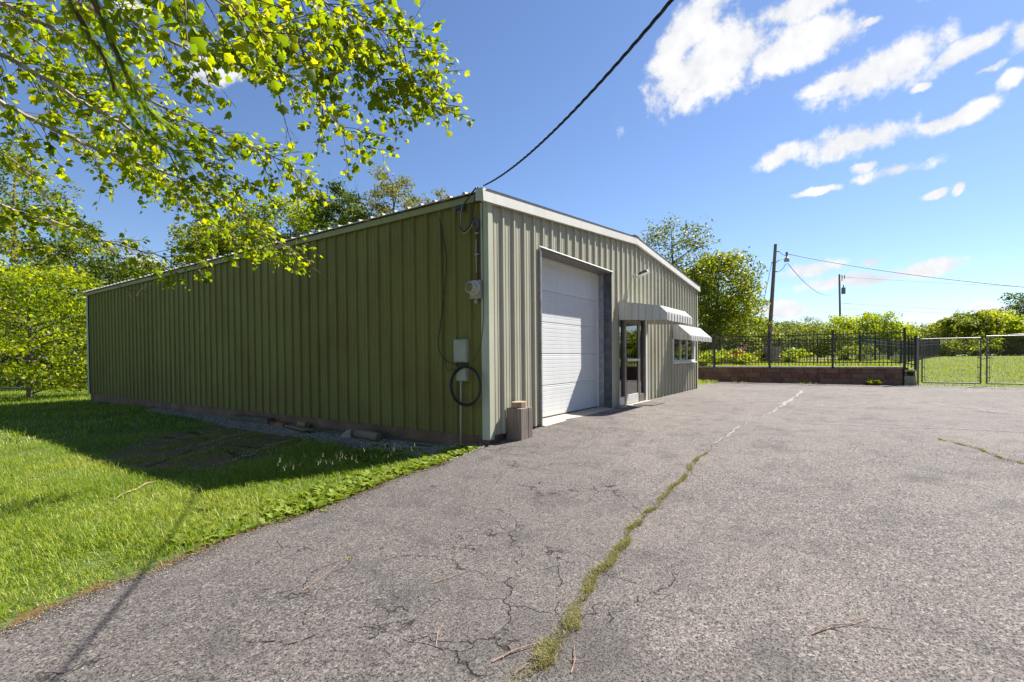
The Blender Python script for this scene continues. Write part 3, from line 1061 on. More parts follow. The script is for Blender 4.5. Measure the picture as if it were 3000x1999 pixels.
mb = MB().box(4.478, 4.518, 0.262, 0.296, 0.54, 3.55).box(1.472, 1.50, 0.262, 0.296, 0.54, 3.55).box(1.501, 4.477, 0.262, 0.296, 3.52, 3.568)
mb.build('weather_strip', 'white', OD)
mb = MB().box(1.475, 4.515, 0.296, 0.332, 0.535, 0.544)
mb.build('bottom_seal', 'black', OD)

# glazed entrance
EN = empty('glazed_entrance', None, None)
EN.parent = B
def zz(mb):
    mb.v = [(p[0], p[1], p[2] + 0.5) for p in mb.v]
    return mb
zz(MB().box(4.932, 4.985, -0.050, 0.06, 0.02, 2.155)).build('frame_post', 'bronze', EN, bevel=0.003)
zz(MB().box(5.300, 5.355, -0.052, 0.06, 0.02, 2.10)).build('frame_post', 'bronze', EN, bevel=0.003)
zz(MB().box(6.300, 6.355, -0.052, 0.06, 0.02, 2.10)).build('frame_post', 'bronze', EN, bevel=0.003)
zz(MB().box(6.690, 6.735, -0.050, 0.06, 0.02, 2.155)).build('frame_post', 'bronze', EN, bevel=0.003)
zz(MB().box(4.986, 6.689, -0.051, 0.06, 2.102, 2.158)).build('frame_head', 'bronze', EN, bevel=0.003)
zz(MB().box(6.740, 6.838, -0.075, 0.05, 0.03, 2.155)).build('side_trim', 'white', EN, bevel=0.004)
zz(MB().box(4.986, 5.299, -0.045, 0.05, 0.03, 0.22)).build('base_panel', 'alu', EN, bevel=0.003)
zz(MB().box(6.356, 6.689, -0.045, 0.05, 0.03, 0.22)).build('base_panel', 'bronze', EN, bevel=0.003)
zz(MB().box(4.986, 5.299, -0.002, 0.004, 0.221, 2.10)).build('pane', 'glass', EN)
zz(MB().box(6.356, 6.689, -0.002, 0.004, 0.221, 2.10)).build('pane', 'glass', EN)
zz(MB().box(4.86, 6.86, -0.16, 0.40, -0.25, 0.018)).build('threshold', 'concrete', EN, bevel=0.006)
# the door leaf itself
zz(MB().box(5.360, 5.425, -0.048, 0.0, 0.03, 2.095)).build('stile', 'bronze', EN, bevel=0.003)
zz(MB().box(6.230, 6.296, -0.048, 0.0, 0.03, 2.095)).build('stile', 'bronze', EN, bevel=0.003)
zz(MB().box(5.426, 6.229, -0.047, -0.001, 1.99, 2.095)).build('top_rail', 'bronze', EN, bevel=0.003)
zz(MB().box(5.426, 6.229, -0.047, -0.001, 0.03, 0.25)).build('bottom_rail', 'alu', EN, bevel=0.003)
zz(MB().box(5.40, 6.26, -0.085, -0.055, 1.075, 1.125)).build('push_bar', 'alu', EN, bevel=0.006)
zz(MB().box(5.41, 5.44, -0.056, -0.047, 1.08, 1.12).box(6.22, 6.25, -0.056, -0.047, 1.08, 1.12)).build('bar_bracket', 'alu', EN)
zz(MB().box(5.426, 6.229, -0.028, -0.022, 0.251, 1.989)).build('pane', 'glass', EN)

# window
WI = empty('window', None, None)
WI.parent = B
x0, x1, z0, z1 = 9.20, 11.80, 0.955, 2.02
zz(MB().box(x0, x1, -0.062, 0.05, z0, z0 + 0.10)).build('frame_rail', 'white', WI, bevel=0.004)
zz(MB().box(x0, x1, -0.062, 0.05, z1 - 0.075, z1)).build('frame_rail', 'white', WI, bevel=0.004)
zz(MB().box(x0, x0 + 0.12, -0.061, 0.05, z0 + 0.101, z1 - 0.076)).build('frame_stile', 'white', WI, bevel=0.004)
zz(MB().box(x1 - 0.12, x1, -0.061, 0.05, z0 + 0.101, z1 - 0.076)).build('frame_stile', 'white', WI, bevel=0.004)
zz(MB().box(x0 - 0.03, x1 + 0.03, -0.12, -0.063, z0 - 0.005, z0 + 0.04)).build('sill', 'white', WI, bevel=0.004)
w = (x1 - x0 - 0.24) / 3
for k in range(3):
    a = x0 + 0.12 + k * w
    if k: zz(MB().box(a - 0.03, a + 0.03, -0.045, 0.03, z0 + 0.101, z1 - 0.076)).build('mullion', 'white', WI, bevel=0.003)
    zz(MB().box(a + 0.031, a + w - 0.031, -0.004, 0.002, z0 + 0.102, z1 - 0.077)).build('pane', 'glass', WI)
zz(MB().box(x0 + 0.02, x1 - 0.02, 0.14, 0.15, z0, z1)).build('blind', 'curtain', WI)


# ------------------------------------------------------------------ awnings
def awning(label, x0, x1, prof, valance, n_side, n_front, arms):
    """prof: (y, z) from the wall out to the lip; the valance hangs from the lip"""
    A = empty('metal_awning', label, 'awning', (x0, -0.034, prof[0][1]), 'metal awnings over the front openings')
    ox, oy, oz = x0, -0.034, prof[0][1]
    def b(mb, name, mat='awning'):
        mb.v = [(p[0] - ox, p[1] - oy, p[2] - oz) for p in mb.v]
        return mb.build(name, mat, A)
    yl, zl = prof[-1]
    zb = zl - valance
    wall_z = zb + 0.05
    def topz(y):
        for (a, za), (c, zc) in zip(prof[:-1], prof[1:]):
            if c <= y <= a:
                return za + (zc - za) * (y - a) / (c - a)
        return zl
    brk = [p[0] for p in prof]
    ys = [prof[0][0] + (yl - prof[0][0]) * k / n_side for k in range(n_side + 1)]
    for sx_, xx in ((-1, x0), (1, x1)):
        for k in range(n_side):
            a, c = ys[k] - 0.005, ys[k + 1] + 0.005
            mids = [y for y in brk if c < y < a]
            tl = [a] + sorted(mids, reverse=True) + [c]
            off = 0.004 if k % 2 else 0.0
            za = wall_z + (zb - wall_z) * (a - prof[0][0]) / (yl - prof[0][0])
            zc = wall_z + (zb - wall_z) * (c - prof[0][0]) / (yl - prof[0][0])
            pts = [(xx + sx_ * off, y, topz(y) - 0.004) for y in tl] + [(xx + sx_ * off, c, zc), (xx + sx_ * off, a, za)]
            b(MB().prism(pts, (-sx_ * 0.004, 0, 0)), 'side_slat')
            # folded seam
            b(MB().box(xx + sx_ * 0.0045, xx + sx_ * 0.022, c - 0.010, c - 0.002, zc, topz(c) - 0.01), 'seam') if 0 < k < n_side - 1 else None
    w = (x1 - x0) / n_front
    for k in range(n_front):
        a, c = x0 + k * w, x0 + (k + 1) * w
        lift = 0.012 if k % 2 else 0.0
        a2, c2 = (a - 0.012, c + 0.012) if k % 2 else (a + 0.002, c - 0.002)
        mb = MB()
        out = list(prof) + [(yl, zb - (0.012 if k % 2 else 0))]
        n = 0
        for (p, q_) in zip(out[:-1], out[1:]):
            d = Vector((0, q_[0] - p[0], q_[1] - p[1])).normalized()
            nn = Vector((0, -abs(d.z), abs(d.y)))
            o1 = nn * lift
            o2 = nn * (lift + 0.003)
            P4 = [(a2, p[0], p[1]), (c2, p[0], p[1]), (c2, q_[0], q_[1]), (a2, q_[0], q_[1])]
            mb.hexa([tuple(Vector(t_) + o1) for t_ in P4] + [tuple(Vector(t_) + o2) for t_ in P4])
        b(mb, 'roof_slat')
    b(MB().box(x0 + 0.01, x1 - 0.01, yl + 0.006, yl + 0.03, zb + 0.01, zb + 0.035), 'lip_bar', 'alu')
    b(MB().box(x0 + 0.01, x1 - 0.01, prof[0][0] - 0.02, prof[0][0] - 0.001, prof[0][1] - 0.05, prof[0][1] - 0.02), 'wall_bar', 'alu')
    for xx in arms:
        b(MB().tube([(xx, -0.045, wall_z - 0.25), (xx, yl + 0.02, zb + 0.02)], 0.012, 6), 'support_arm', 'alu')
    return A


awning('large grey aluminium awning with deep slatted sides over the glass entrance', 4.955, 7.04,
       [(-0.036, 2.47), (-1.01, 2.31), (-1.175, 2.15)], 0.16, 7, 19, [])
awning('smaller sloping grey aluminium awning over the white framed window', 9.20, 11.90,
       [(-0.036, 2.15), (-0.22, 2.125), (-0.585, 1.79)], 0.135, 5, 25, [9.9, 11.1])

# ------------------------------------------------------------------ things on and by the front wall
fl = empty('flood_light', 'small flood light on a bracket above the entrance awning', 'light', (5.95, -0.032, 3.20))
MB().lathe([(0, 0.055), (-0.03, 0.05), (-0.035, 0.02)], (0, 0, 0), 'y', 14).build('wall_plate', 'galv', fl)
MB().tube([(0, -0.03, 0), (0.0, -0.10, -0.02), (0.02, -0.16, 0.02)], 0.014, 6).build('arm', 'galv', fl)
mb = MB().hexa([(-0.10, -0.14, -0.02), (0.12, -0.14, -0.02), (0.12, -0.40, 0.06), (-0.10, -0.40, 0.06), (-0.06, -0.17, 0.07), (0.09, -0.17, 0.07), (0.09, -0.36, 0.12), (-0.06, -0.36, 0.12)])
mb.build('lamp_housing', 'darksteel', fl, bevel=0.01)
MB().hexa([(-0.09, -0.15, -0.024), (0.11, -0.15, -0.024), (0.11, -0.395, 0.053), (-0.09, -0.395, 0.053), (-0.09, -0.15, -0.020), (0.11, -0.15, -0.020), (0.11, -0.395, 0.057), (-0.09, -0.395, 0.057)]).build('lens', 'alu', fl)
MB().tube([(-0.02, -0.1, -0.03), (-0.03, -0.16, -0.07)], [0.03, 0.025], 8).build('sensor', 'pvc', fl)

mt = MB().box(-0.43, 0.43, -0.25, 0.25, 0, 0.016)
o = mt.build('door_mat', 'grate', bevel=0.004)
o.location = (5.95, -0.42, az(5.95, -0.42) + 0.002)
tag(o, 'flat dark door mat on the asphalt before the glass entrance', 'door mat')

wb = empty('timber_block', 'upright weathered split timber block beside the overhead door', 'timber block', (0.36, -0.33, -0.115), rz=R_(-3))
MB().hexa([(0.0, 0, 0), (0.195, 0, 0), (0.20, 0.29, 0), (0.0, 0.29, 0), (0.004, 0.004, 0.515), (0.19, 0.0, 0.52), (0.196, 0.286, 0.52), (0.002, 0.288, 0.515)]).build('outer_half', 'greywood', wb, bevel=0.008)
MB().hexa([(0.205, 0.004, 0), (0.31, 0.0, 0), (0.312, 0.29, 0), (0.207, 0.288, 0), (0.202, 0.002, 0.522), (0.308, 0.004, 0.518), (0.31, 0.286, 0.518), (0.205, 0.288, 0.522)]).build('inner_half', 'greywood', wb, bevel=0.008)
wo_ = MB()
ring = []
for k in range(9):
    w = math.pi * 2 * k / 9
    ring.append((0.145 * math.cos(w) * (1 + 0.08 * math.sin(3 * w)), 0.105 * math.sin(w), 0))
wo_.prism(ring, (0.006, 0.0, 0.085))
o = wo_.build('wood_offcut', 'tanwood', bevel=0.006)
o.location = (0.52, -0.19, 0.408)
tag(o, 'round brown wood offcut lying on the timber block', 'wood offcut')
o = MB().hexa([(0, 0, 0), (0.10, 0, 0), (0.10, 0.02, 0), (0, 0.02, 0), (-0.02, 0.10, 0.40), (0.06, 0.10, 0.40), (0.06, 0.12, 0.40), (-0.02, 0.12, 0.40)]).build('plank_offcut', 'tanwood', bevel=0.003)
o.location = (0.66, -0.165, az(0.7, -0.16) - 0.005)
tag(o, 'short pale plank leaning between the timber block and the wall', 'plank')

# ------------------------------------------------------------------ service gear on the shaded wall
# panel boards need a flat face: mount everything just proud of the ribs (x = -0.034)
sm = empty('electric_meter', 'round glass electric meter in a grey socket by the building corner', 'meter', (-0.034, 0.17, 2.22))
MB().box(-0.085, 0, -0.10, 0.10, -0.14, 0.14).build('socket_box', 'greybox', sm, bevel=0.012)
MB().lathe([(-0.086, 0.105), (-0.11, 0.108), (-0.112, 0.095)], (0, 0.0, 0.02), 'x', 24).build('ring', 'alu', sm, smooth=False)
MB().lathe([(-0.113, 0.092), (-0.20, 0.088), (-0.215, 0.075)], (0, 0.0, 0.02), 'x', 24).build('dome', 'pvc', sm)
MB().lathe([(-0.216, 0.070), (-0.219, 0.068)], (0, 0.0, 0.02), 'x', 24).build('dial_face', 'yellowstone', sm)
MB().box(-0.222, -0.2195, -0.03, 0.035, 0.03, 0.06).box(-0.222, -0.2195, -0.035, -0.012, -0.03, 0.012).build('dial_mark', 'darksteel', sm)
MB().lathe([(-0.05, 0.022), (-0.02, 0.022)], (0, 0.02, -0.175), 'x', 10).build('knockout', 'greybox', sm)
MB().tube([(-0.045, 0.0, -0.135), (-0.045, 0.0, -0.21)], 0.022, 8).build('hub', 'greybox', sm)

mast = empty('service_mast', 'rusty service conduit with weatherhead running down to the electric meter', 'conduit', (-0.06, 0.15, 2.358))
MB().tube([(0, 0, 0.0), (0, 0, 0.78)], 0.021, 10).build('conduit_pipe', 'rust', mast)
MB().tube([(-0.014, 0.012, 0.12), (-0.017, 0.014, 0.40), (-0.015, 0.012, 0.62)], 0.009, 6).build('bare_strip', 'pvc', mast)
MB().box(-0.028, 0.027, -0.035, 0.035, 0.38, 0.40).build('strap', 'galv', mast)
MB().box(-0.028, 0.027, -0.035, 0.035, 0.70, 0.72).build('strap', 'galv', mast)
MB().tube([(0, 0, 0.775), (-0.005, 0.0, 0.84), (-0.05, 0.01, 0.89), (-0.09, 0.015, 0.85)], [0.027, 0.045, 0.05, 0.03], 10).build('weatherhead', 'darksteel', mast)

def cable(name, pts, r, label, cat='cable', mat='black', sub=6, n=6, group=None):
    # smooth Catmull-Rom through the points
    P = [Vector(p) for p in pts]
    out = []
    for k in range(len(P) - 1):
        p0 = P[max(k - 1, 0)]; p1 = P[k]; p2 = P[k + 1]; p3 = P[min(k + 2, len(P) - 1)]
        for s in range(sub):
            t_ = s / sub
            out.append(0.5 * ((2 * p1) + (p2 - p0) * t_ + (2 * p0 - 5 * p1 + 4 * p2 - p3) * t_ ** 2 + (3 * p1 - p0 - 3 * p2 + p3) * t_ ** 3))
    out.append(P[-1])
    o = MB().tube(out, r, n).build(name, mat, smooth=True)
    return tag(o, label, cat, group)

# wires at the weatherhead
cable('service_wire', [(-0.155, 0.165, 3.21), (-0.17, 0.30, 3.10), (-0.16, 0.40, 3.17), (-0.14, 0.42, 3.34), (-0.13, 0.36, 3.50), (-0.15, 0.22, 3.62), (-0.20, 0.05, 3.70)], 0.011, 'thick black service wire looping from the weatherhead up to the roof corner')
cable('service_wire', [(-0.153, 0.165, 3.215), (-0.18, 0.20, 3.12), (-0.17, 0.34, 3.08), (-0.15, 0.41, 3.24), (-0.14, 0.39, 3.45), (-0.12, 0.33, 3.56)], 0.008, 'pale grey service wire looping beside the weatherhead', mat='greybox')
cable('service_wire', [(-0.15, 0.165, 3.225), (-0.16, 0.145, 3.40), (-0.17, 0.10, 3.58), (-0.20, 0.02, 3.70)], 0.009, 'straight black service wire rising from the weatherhead')
cable('ground_wire', [(-0.06, 0.055, 3.60), (-0.058, 0.05, 2.9), (-0.056, 0.055, 2.2), (-0.055, 0.06, 1.75), (-0.05, 0.13, 1.35), (-0.06, 0.28, 1.12)], 0.004, 'thin dark ground wire down the building corner')
sl = empty('security_light', 'small dark security light tucked under the eave', 'light', (-0.036, 0.45, 3.50))
MB().box(-0.03, 0.0, -0.04, 0.04, -0.04, 0.04).build('base_plate', 'darksteel', sl)
MB().tube([(-0.03, 0, 0), (-0.10, 0.03, -0.02), (-0.16, 0.05, -0.05)], [0.02, 0.03, 0.045], 10).build('lamp_head', 'darksteel', sl)

tb = empty('telephone_box', 'grey plastic telephone box on the green wall above the coiled cable', 'utility box', (-0.034, 0.48, 1.12))
MB().box(-0.07, 0, -0.135, 0.135, 0, 0.36).build('box_body', 'greybox', tb, bevel=0.012)
MB().box(-0.082, -0.0705, -0.125, 0.125, 0.012, 0.348).build('box_lid', 'greybox', tb, bevel=0.008)
MB().box(-0.0875, -0.0825, -0.01, 0.01, 0.15, 0.19).build('latch', 'galv', tb)
tb = empty('junction_box', 'smaller grey junction box half behind the coiled cable', 'utility box', (-0.034, 0.46, 0.83))
MB().box(-0.075, 0, -0.105, 0.105, 0, 0.21).build('box_body', 'greybox', tb, bevel=0.01)
MB().box(-0.085, -0.0755, -0.095, 0.095, 0.01, 0.20).build('box_lid', 'greybox', tb, bevel=0.006)
MB().tube([(-0.04, 0.035, 0.0), (-0.04, 0.035, -0.035)], 0.022, 8).build('hub', 'greybox', tb)
o = MB().tube([(-0.072, 0.507, -0.32), (-0.078, 0.505, 0.2), (-0.074, 0.500, 0.55), (-0.076, 0.495, 0.796)], 0.014, 8).build('conduit_pipe', 'pvc', smooth=True)
tag(o, 'thin white conduit rising from the gravel to the junction box', 'conduit')
# coil of cable hung on the box
cp = []
rr = random.Random(5)
for k in range(5 * 36 + 1):
    w = 2 * math.pi * k / 36
    turn = k / 36
    ry = 0.290 + 0.014 * math.sin(turn * 2.2) + 0.006 * math.sin(5 * w * 0.31)
    rz_ = 0.292 + 0.014 * math.cos(turn * 1.7) + 0.005 * math.sin(3 * w * 0.23)
    cp.append((-0.145 - 0.012 * math.sin(turn * 2.6), 0.345 + ry * math.sin(w), 0.765 + rz_ * math.cos(w)))
cl = MB().tube(cp, 0.011, 7).build('cable_coil', 'black', smooth=True)
tag(cl, 'round coil of thick black cable hanging below the telephone box', 'cable coil')
hk = MB().tube([(-0.03, 0.345, 1.085), (-0.12, 0.345, 1.075), (-0.165, 0.345, 1.035), (-0.175, 0.345, 1.06)], 0.006, 6).build('coil_hook', 'darksteel')
tag(hk, 'small dark hook carrying the cable coil', 'hook')
cable('telephone_wire', [(-0.036, 0.945, 3.44), (-0.05, 0.86, 3.10), (-0.05, 0.79, 2.80), (-0.05, 0.82, 2.40), (-0.05, 0.93, 1.75), (-0.05, 0.99, 1.41), (-0.06, 0.88, 1.20), (-0.075, 0.66, 1.10), (-0.09, 0.45, 1.10), (-0.12, 0.33, 1.07)], 0.0065, 'thin black wire sagging down the green wall to the cable coil')
cable('telephone_wire', [(-0.034, 0.935, 3.42), (-0.045, 0.90, 3.0), (-0.045, 0.87, 2.4), (-0.045, 0.855, 1.7), (-0.045, 0.84, 1.15), (-0.05, 0.78, 1.0), (-0.06, 0.62, 1.03)], 0.0045, 'second thin black wire dropping straight behind the sagging one')

# service drop: from the roof corner up over the yard to a pole
A0, B0 = Vector((-0.17, -0.06, 3.71)), Vector((-8.0, -10.0, 5.25))
def drop_pt(f, sag=1.1):
    p = A0.lerp(B0, f)
    p.z -= 4 * sag * f * (1 - f)
    return p
mb = MB()
for ph in range(3):
    pts = []
    for k in range(260):
        f = k / 259
        p = drop_pt(f)
        w = f * 2 * math.pi * 34 + ph * 2 * math.pi / 3
        pts.append(p + Vector((0.87, -0.48, 0)) * 0.0062 * math.cos(w) + Vector((0, 0, 1)) * 0.0062 * math.sin(w))
    mb.tube(pts, 0.0066, 5)
o = mb.build('service_cable', 'black', smooth=True)
tag(o, 'thick twisted black service cable strung from the roof corner into the sky', 'cable')
up = empty('utility_pole', 'tall wooden pole carrying the twisted service cable', 'utility pole', (-8.05, -10.13, gz(-8.05, -10.13)))
MB().tube([(0, 0, -0.3), (0, 0, 8.2)], [0.17, 0.12], 12).build('pole', 'polewood', up)
MB().tube([(0.02, 0.08, 5.56), (0.05, 0.14, 5.57)], 0.02, 6).build('hook', 'galv', up)

# ------------------------------------------------------------------ timber and stone along the wall foot
def lying(name, mb, mat, loc, rz, label, cat, bevel=0.006, tilt=(0, 0)):
    o = mb.build(name, mat, bevel=bevel)
    o.location = loc
    o.rotation_euler = (tilt[0], tilt[1], rz)
    return tag(o, label, cat)

G = lambda x, y: gz(x, y) + 0.018
lying('timber_beam', MB().box(-0.075, 0.075, -0.78, 0.78, 0, 0.125), 'darkbeam', (-0.14, 6.70, G(-0.14, 6.7)), R_(2), 'long dark square timber lying against the foundation', 'timber')
lying('brick', MB().box(-0.05, 0.05, -0.11, 0.11, 0, 0.065), 'redbrick', (-0.12, 5.72, G(-0.12, 5.7)), R_(25), 'single red brick at the end of the long dark timber', 'brick')
lying('brick', MB().box(-0.05, 0.05, -0.11, 0.11, 0, 0.065), 'redbrick', (-0.13, 5.45, G(-0.13, 5.45) + 0.01), R_(-20), 'red brick tilted beside the mossy stone', 'brick', tilt=(R_(8), R_(5)))
lying('mossy_stone', MB().hexa([(-0.07, -0.12, 0), (0.07, -0.10, 0), (0.06, 0.13, 0), (-0.06, 0.12, 0), (-0.05, -0.1, 0.08), (0.05, -0.09, 0.07), (0.05, 0.10, 0.09), (-0.05, 0.10, 0.06)]), 'yellowstone', (-0.26, 5.33, G(-0.26, 5.33)), R_(35), 'yellow mossy stone in front of the red bricks', 'stone', 0.015)
lying('stone_block', MB().box(-0.06, 0.06, -0.16, 0.16, 0, 0.10), 'yellowstone', (-0.11, 4.72, G(-0.1, 4.7) + 0.03), R_(-4), 'yellowish cut stone block leaning on the foundation above the boards', 'stone', 0.012, (0, R_(14)))
lying('board', MB().box(-0.09, 0.09, -0.50, 0.50, 0, 0.032), 'board', (-0.38, 4.42, G(-0.38, 4.42) + 0.052), R_(-10), 'upper brown board of the two lying on the gravel', 'board', 0.004, (0, R_(3)))
lying('board', MB().box(-0.09, 0.09, -0.48, 0.48, 0, 0.034), 'board', (-0.44, 4.44, G(-0.44, 4.44)), R_(-14), 'lower brown board of the two lying on the gravel', 'board', 0.004)
lying('wet_board', MB().box(-0.07, 0.07, -0.62, 0.62, 0, 0.045), 'darkbeam', (-0.14, 3.62, G(-0.14, 3.62)), R_(1), 'dark wet board lying against the foundation by the log', 'board', 0.004)
lg = []
for k, (r, yy) in enumerate([(0.060, -0.34), (0.078, -0.33), (0.080, 0), (0.078, 0.33), (0.07, 0.345)]):
    lg.append((r, yy))
mb = MB().tube([(0, y, 0.075) for r, y in lg], [r for r, y in lg], 12)
lying('log', mb, 'board', (-0.30, 2.45, G(-0.3, 2.45)), R_(-6), 'short thick brown log lying on the gravel by the wall', 'log', 0)
lying('rock', MB().hexa([(-0.09, -0.15, 0), (0.09, -0.13, 0), (0.08, 0.15, 0), (-0.08, 0.13, 0), (-0.03, -0.10, 0.15), (0.05, -0.08, 0.14), (0.06, 0.06, 0.12), (-0.02, 0.08, 0.09)]), 'rock', (-0.33, 2.97, G(-0.33, 2.97)), R_(10), 'pale angular rock at the end of the brown log', 'rock', 0.02)
lying('thin_board', MB().box(-0.04, 0.04, -0.75, 0.75, 0, 0.03), 'darkbeam', (-0.09, 1.55, G(-0.09, 1.55)), R_(0.5), 'thin dark board along the foundation near the corner', 'board', 0.003)
lying('thin_board', MB().box(-0.10, 0.10, -0.55, 0.55, 0, 0.05), 'darkbeam', (-0.16, 17.0, G(-0.16, 17.0)), R_(2), 'dark board by the rear corner of the green wall', 'board', 0.003)

# ------------------------------------------------------------------ retaining wall
RW = empty('retaining_wall', 'low red brown block retaining wall with grey caps under the black fence', 'retaining wall', (17.5, -6.1, -0.1))
rr = random.Random(11)
ylo, yhi = -6.15, 11.0
src = {}
for c in range(3):
    z0 = 0.02 + c * 0.205
    y = ylo - (0.0, 0.20, 0.08)[c]
    while y < yhi:
        w = rr.choice((0.44, 0.44, 0.30, 0.58))
        a, b_ = max(y, ylo), min(y + w, yhi)
        if b_ - a > 0.05:
            off = rr.uniform(-0.014, 0.010)
            mb = MB().box(off, 0.24, a + 0.004 + 6.1, b_ - 0.004 + 6.1, z0 + 0.1 - (0.12 if c == 0 else 0), z0 + 0.199 + 0.1)
            mb.build('block', 'block', RW, bevel=0.008)
        y += w
y = ylo - 0.03
while y < yhi:
    w = 0.6
    mb = MB().box(-0.045 + rr.uniform(-0.008, 0.008), 0.27, y + 6.1 + 0.004, min(y + w, yhi) + 6.1 - 0.004, 0.732, 0.80 + rr.uniform(-0.004, 0.004))
    mb.build('capstone', 'capstone', RW, bevel=0.008)
    y += w
# broken end pier of loose blocks
EP = empty('block_pier', 'broken end of the block wall with a hollow red block on top', 'block pier', (17.55, -6.37, 0.0))
MB().box(-0.10, 0.22, -0.165, 0.165, -0.03, 0.36).build('block', 'rock', EP, bevel=0.012)
mb = MB().box(-0.06, 0.20, -0.15, -0.10, 0.362, 0.52).box(-0.06, 0.20, 0.10, 0.15, 0.362, 0.52).box(0.17, 0.20, -0.099, 0.099, 0.362, 0.52)
mb.build('hollow_block', 'block', EP)
MB().box(-0.08, 0.22, -0.17, 0.16, 0.522, 0.575).build('capstone', 'capstone', EP, bevel=0.006)


# ------------------------------------------------------------------ black picket fences
def picket_fence(label, pts, zbase, h, spacing, post_every, group, post_r=0.038, front=True):
    """pts: polyline of (x, y); rails follow it, pickets every spacing"""
    P = [Vector((p[0], p[1], zbase[k])) for k, p in enumerate(pts)]
    F_ = empty('picket_fence', label, 'fence', P[0], group)
    O = P[0]
    pick = None
    for a, b in zip(P[:-1], P[1:]):
        d = b - a
        L = Vector((d.x, d.y, 0)).length
        ang = math.atan2(d.y, d.x)
        n_post = max(1, round(L / post_every))
        for k in range(n_post + 1):
            p = a.lerp(b, k / n_post) - O
            if a is not P[0] and k == 0: continue
            MB().box(p.x - post_r, p.x + post_r, p.y - post_r, p.y + post_r, p.z - 0.07, p.z + h + 0.03).box(p.x - post_r - 0.006, p.x + post_r + 0.006, p.y - post_r - 0.006, p.y + post_r + 0.006, p.z + h + 0.03, p.z + h + 0.055).build('post', 'blackpaint', F_)
        for zr in (0.16, h - 0.32, h - 0.12):
            s = Vector((-d.y, d.x, 0)).normalized() * 0.016
            u = Vector((0, 0, 0.017))
            q0, q1 = a - O + Vector((0, 0, zr)), b - O + Vector((0, 0, zr))
            MB().hexa([q0 - s - u, q1 - s - u, q1 + s - u, q0 + s - u, q0 - s + u, q1 - s + u, q1 + s + u, q0 + s + u]).build('rail', 'blackpaint', F_)
        n = int(L / spacing)
        for k in range(1, n):
            p = a.lerp(b, k / n) - O
            if pick is None:
                mb = MB().box(-0.011, 0.011, -0.011, 0.011, 0.03, h - 0.01)
                nn = len(mb.v)
                mb.v.append((0, 0, h + 0.03))
                mb.f += [(4, 5, nn), (5, 6, nn), (6, 7, nn), (7, 4, nn)]
                pick = mb.build('picket', 'blackpaint', F_)
            else:
                c = pick.copy(); col.objects.link(c); pick_ = c
            o_ = pick if (k == 1 and a is P[0]) else c
            o_.location = p
            o_.rotation_euler[2] = ang
    return F_


picket_fence('black metal picket fence standing on the block retaining wall', [(17.46, -6.2), (17.46, 5.0)], [0.70, 0.72], 1.40, 0.125, 2.04, 'black picket fences')
picket_fence('short return of black picket fence running back from the wall end', [(17.66, -6.22), (17.9, -6.55)], [0.68, 0.6], 1.22, 0.11, 0.45, 'black picket fences')
Ps = [at(2110, 1060, 33), at(2184, 1060, 30), at(2519, 1062, 25.5), at(2640, 1054, 30), at(2752, 1047, 38)]
picket_fence('black picket fence across the far side of the raised garden', [(p.x, p.y) for p in Ps], [gz(p.x, p.y) for p in Ps], 1.36, 0.16, 2.1, 'black picket fences')

# ------------------------------------------------------------------ chain link gates
def gate(label, y0, y1, ztop, hinge_y):
    X0 = 17.6
    Gt = empty('chain_link_gate', label, 'gate', (X0, y0, 0.0), 'pair of chain link gates')
    H = ztop
    w = y1 - y0
    z0 = 0.12
    MB().tube([(0, 0, z0), (0, 0, H)], 0.024, 8).build('stile', 'gate', Gt)
    MB().tube([(0, w, z0), (0, w, H)], 0.024, 8).build('stile', 'gate', Gt)
    MB().tube([(0, -0.02 if w > 0 else 0.02, H), (0, w, H)], 0.023, 8).build('top_rail', 'gatetop', Gt)
    MB().tube([(0, 0, z0), (0, w, z0)], 0.022, 8).build('bottom_rail', 'gate', Gt)
    s = 1 if w > 0 else -1
    for q_ in (0.07 * s, w - 0.07 * s):
        MB().tube([(-0.01, q_, z0 + 0.03), (-0.01, q_, H - 0.03)], 0.007, 5).build('tension_bar', 'gate', Gt)
    for zc in (z0 + 0.2, z0 + 0.55, z0 + 0.9, H - 0.25):
        MB().box(-0.03, 0.03, 0.0 if s > 0 else -0.085, 0.085 if s > 0 else 0.0, zc, zc + 0.025).build('band', 'gate', Gt)
        MB().box(-0.03, 0.03, w - 0.085 if s > 0 else w, w if s > 0 else w + 0.085, zc, zc + 0.025).build('band', 'gate', Gt)
    # woven wire
    mb = MB()
    a, b_ = sorted((0.03 * s, w - 0.03 * s))
    W_, Hh = b_ - a, H - z0 - 0.06
    step = 0.085
    k = -Hh
    while k < W_:
        for sg in (0, 1):
            s0, s1 = max(k, 0), min(k + Hh, W_)
            if s1 > s0:
                za, zb = z0 + 0.03 + (s0 - k), z0 + 0.03 + (s1 - k)
                if sg: p, q_ = (0.0, b_ - s0, za), (0.0, b_ - s1, zb)
                else: p, q_ = (0.004, a + s0, za), (0.004, a + s1, zb)
                mb.tube([p, q_], 0.0016, 3, False)
        k += step
    o_ = mb.build('wire_mesh', 'gate', Gt)
    o_['kind'] = 'stuff'
    return Gt


